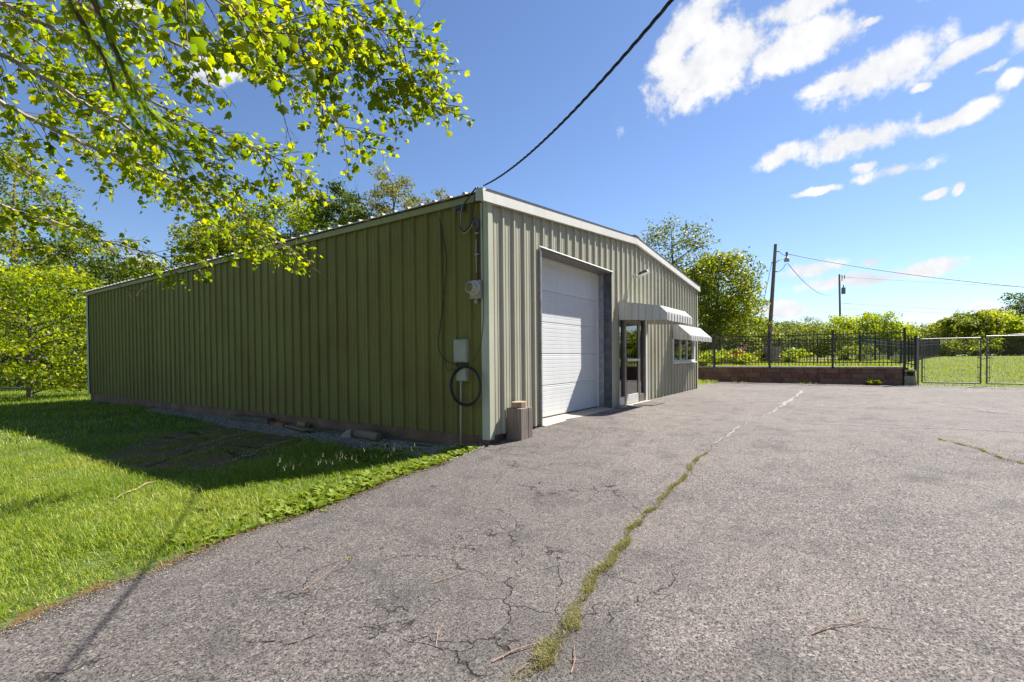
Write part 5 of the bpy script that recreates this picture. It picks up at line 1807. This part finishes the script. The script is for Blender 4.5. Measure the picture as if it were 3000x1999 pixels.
for (p, d, f, dense) in tw_start:
    w = Vector((rr.gauss(0, 1), rr.gauss(0, 1), rr.gauss(-0.12, 0.85)))
    w = (w - d * w.dot(d)).normalized()
    L = rr.uniform(0.10, 0.62) * (1.1 - 0.35 * f)
    dd = (d * 0.75 + w * 0.8).normalized()
    e = p + dd * L + Vector((0, 0, -0.10 * L))
    twigs.tube([p, p.lerp(e, 0.5) + Vector((0, 0, 0.03 * L)), e], [0.0042, 0.003, 0.0016], 4, False)
    add_leaves(p, e, dd, 3 + int(L * 14), f)
    if L > 0.25:
        for s in range(2):
            b0 = p.lerp(e, rr.uniform(0.3, 0.8))
            d3 = (dd + Vector((rr.gauss(0, 0.7), rr.gauss(0, 0.7), rr.gauss(0, 0.7)))).normalized()
            e3 = b0 + d3 * rr.uniform(0.1, 0.24)
            twigs.tube([b0, e3], [0.0024, 0.0014], 3, False)
            add_leaves(b0, e3, d3, 4, f)
# bare hanging twigs
for (a, b_) in [((297, 800, 6.4), (446, 905, 6.6)), ((380, 850, 6.5), (440, 862, 6.6)), ((400, 868, 6.5), (430, 830, 6.6)), ((900, 760, 6.3), (925, 795, 6.3)), ((815, 270, 4.8), (860, 440, 4.9)), ((75, 380, 4.8), (95, 540, 5.0)), ((230, 640, 5.9), (330, 800, 6.4)), ((188, 640, 5.9), (170, 800, 6.2)), ((1125, 345, 5.0), (1190, 390, 5.1))]:
    pa, pb = at(*a) - TRUNK, at(*b_) - TRUNK
    twigs.tube([pa, pa.lerp(pb, 0.5) + Vector((rr.gauss(0, 0.02), 0, rr.gauss(0, 0.03))), pb], [0.005, 0.0035, 0.0015], 4, False)
    for s in range(3):
        b0 = pa.lerp(pb, rr.uniform(0.3, 0.9)); d3 = ((pb - pa).normalized() + Vector((rr.gauss(0, 0.5), rr.gauss(0, 0.5), rr.gauss(0, 0.5)))).normalized()
        twigs.tube([b0, b0 + d3 * rr.uniform(0.06, 0.2)], [0.0026, 0.0012], 3, False)
o = twigs.build('twigs', 'twigred', SY)
o['kind'] = 'stuff'
# lobed leaf outline, five points, unit length
OUT = [(0.0, 0.0), (0.16, -0.34), (0.27, -0.52), (0.40, -0.40), (0.58, -0.50), (0.66, -0.24), (1.0, 0.0), (0.66, 0.24), (0.58, 0.50), (0.40, 0.40), (0.27, 0.52), (0.16, 0.34)]
OUT = np.array(OUT)
CEN = np.array([0.42, 0.0])
def leaf_geo(base, ax, nrm, size, curl):
    ax = np.array(ax); nrm = np.array(nrm)
    side = np.cross(nrm, ax)
    q_ = OUT * size
    h = -curl * size * (np.abs(OUT[:, 1]) * 0.9 + 0.5 * OUT[:, 0] ** 2)
    V = base + q_[:, :1] * ax + q_[:, 1:] * side + h[:, None] * nrm
    c = base + CEN[0] * size * ax
    return np.vstack([V, c])
n_o = len(OUT)
FT_ = np.array([(k, (k + 1) % n_o, n_o) for k in range(n_o)])
camv = np.array(CAM - TRUNK)
def seen_size(lf):
    d = Vector(lf[0]) + TRUNK - CAM
    dep = d.dot(CF)
    if dep < 0.5: return 0
    u = d.dot(CR) / dep; v = d.dot(CU) / dep
    if abs(u) > 1.06 or v > 0.76 or v < -0.6: return 0
    return lf[3] / dep
order = sorted(range(len(leaves)), key=lambda k: -seen_size(leaves[k]))
near, rest_ = order[:300], order[300:]
VV, FF, TT = [], [], []
for c_, k in enumerate(rest_):
    b0, ax, nrm, s, tn = leaves[k]
    VV.append(leaf_geo(np.array(b0), ax, nrm, s, 0.15 + 0.5 * rg.random()))
    FF.append(FT_ + c_ * (n_o + 1)); TT.append(np.full(n_o + 1, tn))
o = link('foliage', np_mesh('foliage', np.vstack(VV), np.vstack(FF), np.concatenate(TT)), 'syc', SY)
o['kind'] = 'stuff'
LM = []
for k in range(8):
    V = leaf_geo(np.zeros(3), (1, 0, 0), (0, 0, 1), 1.0, 0.12 + 0.09 * k)
    me = np_mesh('leaf', V, FT_, np.full(n_o + 1, (k * 0.37) % 1.0)); me.materials.append(M['syc'])
    LM.append(me)
for c_, k in enumerate(near):
    b0, ax, nrm, s, tn = leaves[k]
    o = bpy.data.objects.new('leaf', LM[c_ % 8]); col.objects.link(o); o.parent = SY
    side = nrm.cross(ax)
    mm = Matrix.Identity(4)
    for q_ in range(3):
        mm[q_][0], mm[q_][1], mm[q_][2], mm[q_][3] = ax[q_] * s, side[q_] * s, nrm[q_] * s, b0[q_]
    o.matrix_local = mm

# feathery branches of a second tree behind the sycamore limbs
CT = Vector((-8.2, 1.2, gz(-8.2, 1.2)))
CY = empty('cypress_tree', 'bald cypress with drooping branches of fine feathery needles among the sycamore leaves', 'tree', CT)
wd = MB().tube([(0, 0, -0.2), (0.03, 0, 3), (0, 0.05, 6), (0.05, 0, 9)], [0.20, 0.15, 0.10, 0.03], 12)
FR = []
tintf = []
for hz, px in [(7.6, [(-250, -420, 3.0), (120, -140, 3.1), (202, 0, 3.3), (268, 113, 3.5), (309, 173, 3.6), (339, 270, 3.8), (363, 298, 3.9), (405, 363, 4.1), (458, 411, 4.3), (560, 470, 4.6)]),
               (7.9, [(-150, -480, 2.9), (200, -160, 3.1), (274, 0, 3.2), (327, 125, 3.4), (357, 190, 3.5), (405, 286, 3.7), (452, 339, 3.9), (518, 381, 4.1), (601, 411, 4.4), (690, 440, 4.6)])]:
    P = [Vector((0, 0, hz - 0.4))] + [at(*p) - CT for p in px]
    fine = []
    for a, b_ in zip(P[:-1], P[1:]):
        for s in range(5): fine.append(a.lerp(b_, s / 5))
    fine.append(P[-1])
    m_ = len(fine)
    wd.tube(fine, [max(0.003, 0.026 * (1 - 0.92 * k / m_)) for k in range(m_)], 6)
    for k in range(12, m_ - 1):
        seg = fine[k + 1] - fine[k]
        for s in range(max(1, int(seg.length / 0.008))):
            p = fine[k].lerp(fine[k + 1], rr.random())
            d = (seg.normalized() * 0.5 + Vector((rr.gauss(0.15, 0.7), rr.gauss(-0.15, 0.7), rr.gauss(-0.55, 0.5)))).normalized()
            FR.append((p, d, rr.uniform(0.06, 0.19)))
wd.build('trunk', 'twigred', CY)
VV, FF, TT = [], [], []
cnt = 0
for (p, d, L) in FR:
    side = d.cross(Vector((rr.gauss(0, 0.5), rr.gauss(0, 0.5), 1))).normalized()
    nn = int(L / 0.008)
    tn = rr.random()
    for k in range(nn):
        f = (k + 0.5) / nn
        b0 = p + d * L * f + Vector((0, 0, -0.15 * L * f * f))
        for sg in (-1, 1):
            tip = b0 + side * sg * 0.019 * (1.1 - 0.5 * f) + d * 0.007
            w = d * 0.0042
            VV += [tuple(b0 - w), tuple(b0 + w), tuple(tip)]
            FF.append((cnt, cnt + 1, cnt + 2)); cnt += 3
            TT += [tn] * 3
o = link('foliage', np_mesh('foliage', VV, FF, TT), 'cyp', CY)
o['kind'] = 'stuff'


# ------------------------------------------------------------------ grass and weeds
def blades(pts, h, w, rg, lean=0.45, tint_mid=0.45, tint_sd=0.2, clump_dir=None):
    """curved three-triangle blades"""
    n = len(pts)
    a = rg.uniform(0, 2 * np.pi, n)
    d = np.stack([np.cos(a), np.sin(a), np.zeros(n)], -1)
    s = np.stack([-np.sin(a), np.cos(a), np.zeros(n)], -1)
    hh = h * rg.uniform(0.5, 1.35, n)
    ln = hh * np.abs(rg.normal(lean, 0.28, n))
    ww = w * rg.uniform(0.6, 1.3, n)
    up = np.array([0, 0, 1.0])
    b0 = pts - s * ww[:, None] / 2
    b1 = pts + s * ww[:, None] / 2
    m_ = pts + up * (hh * 0.6)[:, None] + d * (ln * 0.35)[:, None]
    m0 = m_ - s * ww[:, None] * 0.38
    m1 = m_ + s * ww[:, None] * 0.38
    tp = pts + up * (hh * (1 - 0.25 * np.minimum(ln / hh, 1.5)))[:, None] + d * ln[:, None]
    V = np.stack([b0, b1, m1, m0, tp], 1).reshape(-1, 3)
    k = np.arange(n) * 5
    F = np.concatenate([np.stack([k, k + 1, k + 2], -1), np.stack([k, k + 2, k + 3], -1), np.stack([k + 3, k + 2, k + 4], -1)])
    t_ = np.clip(rg.normal(tint_mid, tint_sd, n), 0, 1)
    return V, F, np.repeat(t_, 5)


def in_poly(x, y, poly):
    c = np.zeros(len(x), bool)
    n = len(poly)
    for k in range(n):
        (x0, y0), (x1, y1) = poly[k], poly[(k + 1) % n]
        cond = ((y0 > y) != (y1 > y)) & (x < (x1 - x0) * (y - y0) / (y1 - y0 + 1e-12) + x0)
        c ^= cond
    return c


def vnoise(x, y, f, seed=0):
    return 0.5 + 0.25 * (np.sin(x * f + seed) * np.cos(y * f * 1.3 + seed * 2) + np.sin(x * f * 2.3 + y * f * 1.1 + seed * 3) * 0.6 + np.sin(y * f * 3.1 - x * f * 1.7 + seed) * 0.4)


def in_view(x, y, m_=0.12):
    dx, dy = x - CAM.x, y - CAM.y
    dep = dx * CF.x + dy * CF.y
    lat = dx * CR.x + dy * CR.y
    return (dep > 0.3) & (np.abs(lat) < dep * (1.0526 + m_) + 1.2)


def grass_mesh(name, n, xr, yr, h, w, lab, keep, tint_mid=0.45, lean=0.5, seed=0, vary=True, mat='grass'):
    rg = np.random.default_rng(seed)
    x = rg.uniform(*xr, n); y = rg.uniform(*yr, n)
    k = keep(x, y, rg)
    x, y = x[k], y[k]
    pts = np.stack([x, y, ground(x, y) - 0.004], -1)
    hv = h * (0.6 + 0.8 * vnoise(x, y, 2.1, 1)) if vary else np.full(len(x), h)
    V, F, t_ = blades(pts, hv * rg.choice([0.7, 1.0, 1.45], len(x), p=[0.45, 0.45, 0.10]), w, rg, lean, 0.45, 0.27)
    t_ = np.clip(t_ + np.repeat((vnoise(x, y, 1.4, 4) - 0.5) * 0.5 + tint_mid - 0.45, 5), 0, 1)
    o_ = link(name, np_mesh(name, V, F, t_), mat)
    return tag(o_, lab, 'grass', kind='stuff')


def keep_near(x, y, rg):
    dist = np.hypot(x - CAM.x, y - CAM.y)
    e = y > edge(x) + 0.02 + 0.10 * rg.random(len(x)) ** 2
    dirt = in_poly(x, y, DIRT) & (rg.random(len(x)) > 0.08 + 0.45 * (vnoise(x, y, 4, 2) > 0.52))
    grav = in_poly(x, y, GRAV) & (rg.random(len(x)) > 0.015)
    dens = np.clip(1.15 - 0.10 * (dist - 3.5), 0.3, 1)
    thin = np.where(y < edge(x) + 0.16, 0.16 + 0.5 * (x > -3.2), np.where(y < edge(x) + 0.3, 0.6, 1.0)) * np.clip(0.35 + 1.1 * vnoise(x, y, 4.3, 6), 0.3, 1)
    return e & ~dirt & ~grav & (rg.random(len(x)) < dens * thin) & in_view(x, y) & (x < -0.02)


grass_mesh('lawn_grass', 330000, (-6.5, 0), (-1.0, 7.5), 0.066, 0.0052, 'lawn of fresh green grass between the asphalt edge and the green wall', keep_near, seed=1, lean=0.9, tint_mid=0.52)
def keep_mid(x, y, rg):
    inb = (x > -0.03) & (x < BW + 0.1) & (y < BL + 0.05)
    grav = in_poly(x, y, GRAV) & (rg.random(len(x)) > 0.05)
    return ~inb & ~grav & in_view(x, y) & (x < 9)
grass_mesh('rear_lawn_grass', 110000, (-7, 9), (7.5, 32), 0.085, 0.016, 'lawn grass stretching past the rear corner to the maple', keep_mid, seed=2)
def keep_gate(x, y, rg):
    return in_view(x, y) & ((y < -6.75) | (x > 18.0)) & (rg.random(len(x)) < np.clip(1.25 - (x - 17) / 32, 0.15, 1))
grass_mesh('meadow_grass', 150000, (17.75, 46), (-34, 4), 0.075, 0.020, 'sunlit grass slope behind the chain link gates and in the raised garden', keep_gate, tint_mid=0.45, seed=3, mat='grass_sunlit')

# broadleaf weeds along the asphalt edge
def rosettes(C, rg, n_leaf, size, lift):
    V, F, T_ = [], [], []
    cnt = 0
    for (x, y, z, s) in C:
        tn = rg.uniform(0.2, 0.9)
        a0 = rg.uniform(0, 6.28)
        for k in range(n_leaf):
            a = a0 + k * 2.4 + rg.normal(0, 0.3)
            L = size * s * rg.uniform(0.6, 1.2)
            el = rg.uniform(0.25, 1.0) * lift
            d = np.array([math.cos(a), math.sin(a), 0]); sd_ = np.array([-math.sin(a), math.cos(a), 0])
            p = np.array([x, y, z])
            q1 = p + d * L * 0.5 + np.array([0, 0, L * 0.5 * el]); q2 = p + d * L + np.array([0, 0, L * 0.65 * el])
            w = L * rg.uniform(0.16, 0.30)
            V += [p, q1 - sd_ * w + [0, 0, 0.15 * w], q2, q1 + sd_ * w + [0, 0, 0.15 * w], q1]
            F += [(cnt, cnt + 1, cnt + 4), (cnt, cnt + 4, cnt + 3), (cnt + 1, cnt + 2, cnt + 4), (cnt + 4, cnt + 2, cnt + 3)]
            T_ += [min(1, max(0, tn + rg.normal(0, 0.12)))] * 5
            cnt += 5
    return V, F, T_


rg = np.random.default_rng(8)
C = []
for k in range(900):
    x = rg.uniform(-4.2, -0.25)
    dens = 0.25 if x < -3.3 else 1
    if rg.random() > dens: continue
    y = edge(x) + 0.05 + abs(rg.normal(0, 0.26))
    C.append((x, y, gz(x, y), rg.uniform(0.5, 1.25)))
for k in range(130):
    x = rg.uniform(-1.4, -0.5); y = rg.uniform(0.75, 1.9)
    C.append((x, y, gz(x, y), rg.uniform(0.6, 1.1)))
V, F, T_ = rosettes(C, rg, 9, 0.085, 1.1)
tag(link('edge_weeds', np_mesh('edge_weeds', V, F, T_), 'weed'), 'broad leaved weeds crowding the asphalt edge near the building corner', 'weeds', kind='stuff')

# seed stalks catching the sun at the shadow line
mb = MB(); hd = MB()
for k in range(46):
    x = rg.uniform(-2.75, -1.15); y = np.interp(x, [-2.75, -1.15], [1.02, 0.50]) + rg.normal(0, 0.09)
    z = gz(x, y); h = rg.uniform(0.14, 0.27)
    e = Vector((x + rg.normal(0, 0.02), y + rg.normal(0, 0.02), z + h))
    mb.tube([(x, y, z - 0.01), e], [0.0018, 0.0012], 3, False)
    for q_ in range(5):
        c = e + Vector((rg.normal(0, 0.006), rg.normal(0, 0.006), q_ * 0.010))
        hd.tube([c - Vector((0, 0, 0.006)), c, c + Vector((0, 0, 0.008))], [0.0015, 0.0046 * (1.1 - q_ * 0.15), 0.001], 4, False)
SW = empty('seed_stalks', 'thin weed stalks with pale seed heads standing at the shadow line', 'weeds', (0, 0, 0)); SW['kind'] = 'stuff'
mb.build('stalks', 'weed', SW); hd.build('seed_heads', 'seed', SW)

# weeds in the long crack
CP = [(-4.18, -3.32), (-4.0, -3.22), (-3.86, -3.24), (-3.3, -3.13), (-2.6, -3.04), (-1.6, -2.98), (-0.7, -2.99), (0.3, -2.93), (0.75, -2.93)]
CPW = [0.05, 0.055, 0.055, 0.042, 0.034, 0.030, 0.028, 0.026, 0.016]
def along(n, rg, CP, CPW):
    cp = np.array(CP); seg = np.hypot(*np.diff(cp, axis=0).T); cs = np.concatenate([[0], np.cumsum(seg)])
    s = rg.uniform(0, cs[-1], n)
    x = np.interp(s, cs, cp[:, 0]); y = np.interp(s, cs, cp[:, 1]); w = np.interp(s, cs, CPW)
    g = vnoise(s, s * 0.3, 5.0, 3) + 0.25 * np.sin(s * 17)
    keep = rg.random(n) < np.clip(g * 1.9 - 0.35, 0.16, 1)
    o = rg.normal(0, 1, n) * w * 0.55 + 0.02 * np.sin(s * 6.1) + 0.012 * np.sin(s * 15)
    return x[keep], (y + o)[keep]
x, y = along(26000, rg, CP, CPW)
z = z_drive(x) + 0.0
V, F, t_ = blades(np.stack([x, y, z], -1), np.full(len(x), 0.024) * (0.5 + vnoise(x, y, 7, 2)), 0.0032, rg, 0.8, 0.45, 0.28)
tag(link('crack_weeds', np_mesh('crack_weeds', V, F, t_), 'mossweed'), 'dull green weeds and moss growing along the long straight crack', 'weeds', kind='stuff')
# moss in the curved crack and tufts at the wall foot
x, y = along(800, rg, [(3.1, -5.5), (2.5, -5.75), (1.95, -5.9), (1.65, -6.05)], [0.015, 0.02, 0.02, 0.015])
V, F, t_ = blades(np.stack([x, y, z_drive(x)], -1), np.full(len(x), 0.025), 0.006, rg, 0.7, 0.5, 0.2)
tag(link('crack_moss', np_mesh('crack_moss', V, F, t_), 'mossweed'), 'thin line of moss in the curved crack', 'weeds', kind='stuff')
C = []
for (cx, cy, n, r, s) in [(14.2, 1.4, 60, 0.9, 1.6), (16.2, 0.6, 30, 0.5, 1.3), (17.0, -5.3, 12, 0.16, 2.6), (16.8, -3.0, 14, 0.5, 0.8), (16.6, -0.6, 10, 0.5, 0.8), (16.9, -7.2, 10, 0.8, 0.7), (16.5, -8.6, 12, 0.8, 0.6), (13.0, 1.0, 30, 0.5, 1.5), (-3.58, -1.40, 3, 0.03, 0.22), (-3.0, -0.28, 3, 0.03, 0.3)]:
    for k in range(n):
        x, y = cx + rg.normal(0, r * 0.6), cy + rg.normal(0, r * 0.5)
        if x > 17.4 or (x < 12.4 and y > -0.1): continue
        C.append((x, y, az(x, y), s * rg.uniform(0.6, 1.2)))
V, F, T_ = rosettes(C, rg, 6, 0.10, 1.6)
tag(link('yard_weeds', np_mesh('yard_weeds', V, F, T_), 'weed'), 'scattered weed tufts at the far side of the yard and below the block wall', 'weeds', kind='stuff')
x = np.concatenate([rg.normal(13.7, 1.0, 3500), rg.normal(15.8, 0.7, 1500)]); y = np.concatenate([rg.normal(1.4, 0.45, 3500), rg.normal(0.8, 0.25, 1500)])
k = (x > 12.35) & (x < 17.3); x, y = x[k], y[k]
V, F, t_ = blades(np.stack([x, y, z_drive(x)], -1), np.full(len(x), 0.10), 0.012, rg, 0.6, 0.75, 0.2)
tag(link('dry_grass', np_mesh('dry_grass', V, F, t_), 'grass'), 'patch of dry grass past the far end of the front wall', 'grass', kind='stuff')

# gravel stones
def stones(P, size, rg):
    n = len(P)
    base = np.array([(1, 0, 0), (-1, 0, 0), (0, 1, 0), (0, -1, 0), (0, 0, 1), (0, 0, -1)], float)
    fc = np.array([(0, 2, 4), (2, 1, 4), (1, 3, 4), (3, 0, 4), (2, 0, 5), (1, 2, 5), (3, 1, 5), (0, 3, 5)])
    a = rg.uniform(0, 6.28, n)
    sc_ = size * rg.uniform(0.5, 1.4, (n, 1, 1)) * rg.uniform(0.6, 1.1, (n, 6, 1))
    v = base[None] * sc_ * np.array([1, 0.75, 0.55])
    c, s = np.cos(a)[:, None], np.sin(a)[:, None]
    x = v[..., 0] * c - v[..., 1] * s; y = v[..., 0] * s + v[..., 1] * c
    v = np.stack([x, y, v[..., 2]], -1) + P[:, None]
    F = (fc[None] + (np.arange(n) * 6)[:, None, None]).reshape(-1, 3)
    return v.reshape(-1, 3), F, np.repeat(rg.uniform(0, 1, n), 6)


t = NT('gravel_stone')
a_ = t.n('ShaderNodeAttribute', attribute_name='tint')
M['gravel'] = t.base(t.ramp(a_.outputs['Fac'], [(0, (0.18, 0.15, 0.10)), (0.5, (0.37, 0.33, 0.25)), (1, (0.56, 0.51, 0.40))]), 0.9)
x = rg.uniform(-1.05, 0, 15000); y = rg.uniform(0, 12.3, 15000)
k = in_poly(x, y, GRAV); x, y = x[k], y[k]
for (p, q_) in [((-2.9, 5.15), (-0.5, 6.35)), ((-3.1, 3.35), (-0.9, 4.75)), ((-3.15, 2.62), (-1.5, 2.85)), ((-2.6, 4.2), (-0.8, 5.2)), ((-2.3, 2.95), (-1.0, 3.5))]:
    n = 120
    f = rg.uniform(0, 1, n) ** 0.8
    x = np.concatenate([x, p[0] + (q_[0] - p[0]) * f + rg.normal(0, 0.03, n) + 0.09 * np.sin(f * 6)])
    y = np.concatenate([y, p[1] + (q_[1] - p[1]) * f + rg.normal(0, 0.03, n) + 0.05 * np.cos(f * 11)])
xa = rg.uniform(-1.6, -0.15, 900); ya = edge(xa) + np.abs(rg.normal(0.06, 0.10, 900)); x = np.concatenate([x, xa]); y = np.concatenate([y, ya])
P_ = np.stack([x, y, ground(x, y) + 0.024], -1)
V, F, t_ = stones(P_, 0.014, rg)
tag(link('gravel', np_mesh('gravel', V, F, t_), 'gravel'), 'loose pale gravel stones along the wall and in rills over the dirt', 'gravel', kind='stuff')
# crumbs and grit on the asphalt
n = 5200
x = CAM.x + rg.uniform(0.3, 9, n) ** 1.0; y = rg.uniform(-9, 0, n)
k = (y < edge(x) - 0.02) & in_view(x, y); x, y = x[k], y[k]
xe = rg.uniform(-5.4, -0.3, 2600); ye = edge(xe) - np.abs(rg.normal(0, 0.07, 2600)); x = np.concatenate([x, xe]); y = np.concatenate([y, ye])
V, F, t_ = stones(np.stack([x, y, z_drive(x) + 0.003], -1), 0.0055, rg)
tag(link('grit', np_mesh('grit', V, F, t_ * 0.8), 'gravel'), 'loose grit scattered over the asphalt', 'grit', kind='stuff')
# leaf litter and bark crumbs along the edge
n = 4200
x = rg.uniform(-5.4, -1.0, n); y = edge(x) + rg.normal(0.0, 0.06, n)
V, F, t_ = leaf_cards(np.stack([x, y, z_drive(x) + 0.006], -1), 0.017, rg, up=2.0, aspect=0.4)
tag(link('leaf_litter', np_mesh('leaf_litter', V, F, t_), plain('brown_leaf_litter', (0.12, 0.075, 0.042), 0.9, 0, 0.6, 40)), 'brown leaf litter along the edge of the asphalt', 'litter', kind='stuff')


# fallen twigs on the asphalt
def twig(pts, r, label, forks=()):
    T = empty('twig', label, 'twig', (pts[0][0], pts[0][1], az(pts[0][0], pts[0][1])))
    O = T.location
    P = [Vector((p[0], p[1], az(p[0], p[1]) + r + (p[2] if len(p) > 2 else 0.0))) - O for p in pts]
    MB().tube(P, [r * (1 - 0.6 * k / (len(P) - 1)) for k in range(len(P))], 5).build('stem', 'stick', T)
    for (k, e) in forks:
        e = Vector((e[0], e[1], az(e[0], e[1]) + r * 0.6 + (e[2] if len(e) > 2 else 0))) - O
        MB().tube([P[k], e], [r * 0.6, r * 0.3], 4).build('side_shoot', 'stick', T)


twig([(-2.86, -4.30), (-2.74, -4.38, 0.012), (-2.66, -4.47, 0.004), (-2.52, -4.57, 0.03)], 0.0042, 'forked twig lying alone on the open asphalt', [(2, (-2.60, -4.66)), (1, (-2.75, -4.46))])
twig([(-3.52, -2.19), (-3.40, -2.24, 0.008), (-3.27, -2.27, 0.012)], 0.0035, 'slender curved twig on the asphalt between lawn edge and weedy crack')
twig([(-3.96, -3.02), (-3.84, -3.06, 0.008), (-3.72, -3.13, 0.01), (-3.66, -3.20)], 0.005, 'dark twig with a knot reaching into the crack weeds', [(1, (-3.80, -3.0))])
twig([(-3.98, -3.16), (-3.90, -3.18, 0.015), (-3.86, -3.24, 0.005)], 0.004, 'bent dark twig standing against the crack weeds')
twig([(-3.82, -3.38), (-3.74, -3.36, 0.01), (-3.63, -3.30, 0.012)], 0.004, 'pale straight twig beside the crack weeds', [(1, (-3.68, -3.42)), (1, (-3.72, -3.30))])
twig([(-4.05, -1.55), (-3.86, -1.50, 0.006), (-3.66, -1.42, 0.01), (-3.55, -1.36)], 0.003, 'thin straw coloured stalk near the jagged crack')
twig([(-4.02, -2.7), (-3.92, -2.62), (-3.86, -2.60, 0.01)], 0.003, 'short pale twig on the dark asphalt', [(1, (-3.95, -2.55))])
rr = random.Random(4)
st = empty('stick', 'long pale stick lying in the sunlit grass', 'stick', (-4.05, 1.85, gz(-4.05, 1.85)))
MB().tube([(0, 0, 0.015), (0.12, 0.13, 0.035), (0.28, 0.25, 0.028), (0.42, 0.41, 0.038), (0.56, 0.50, 0.02)], [0.004, 0.008, 0.009, 0.008, 0.006], 6).build('stem', 'stick', st)
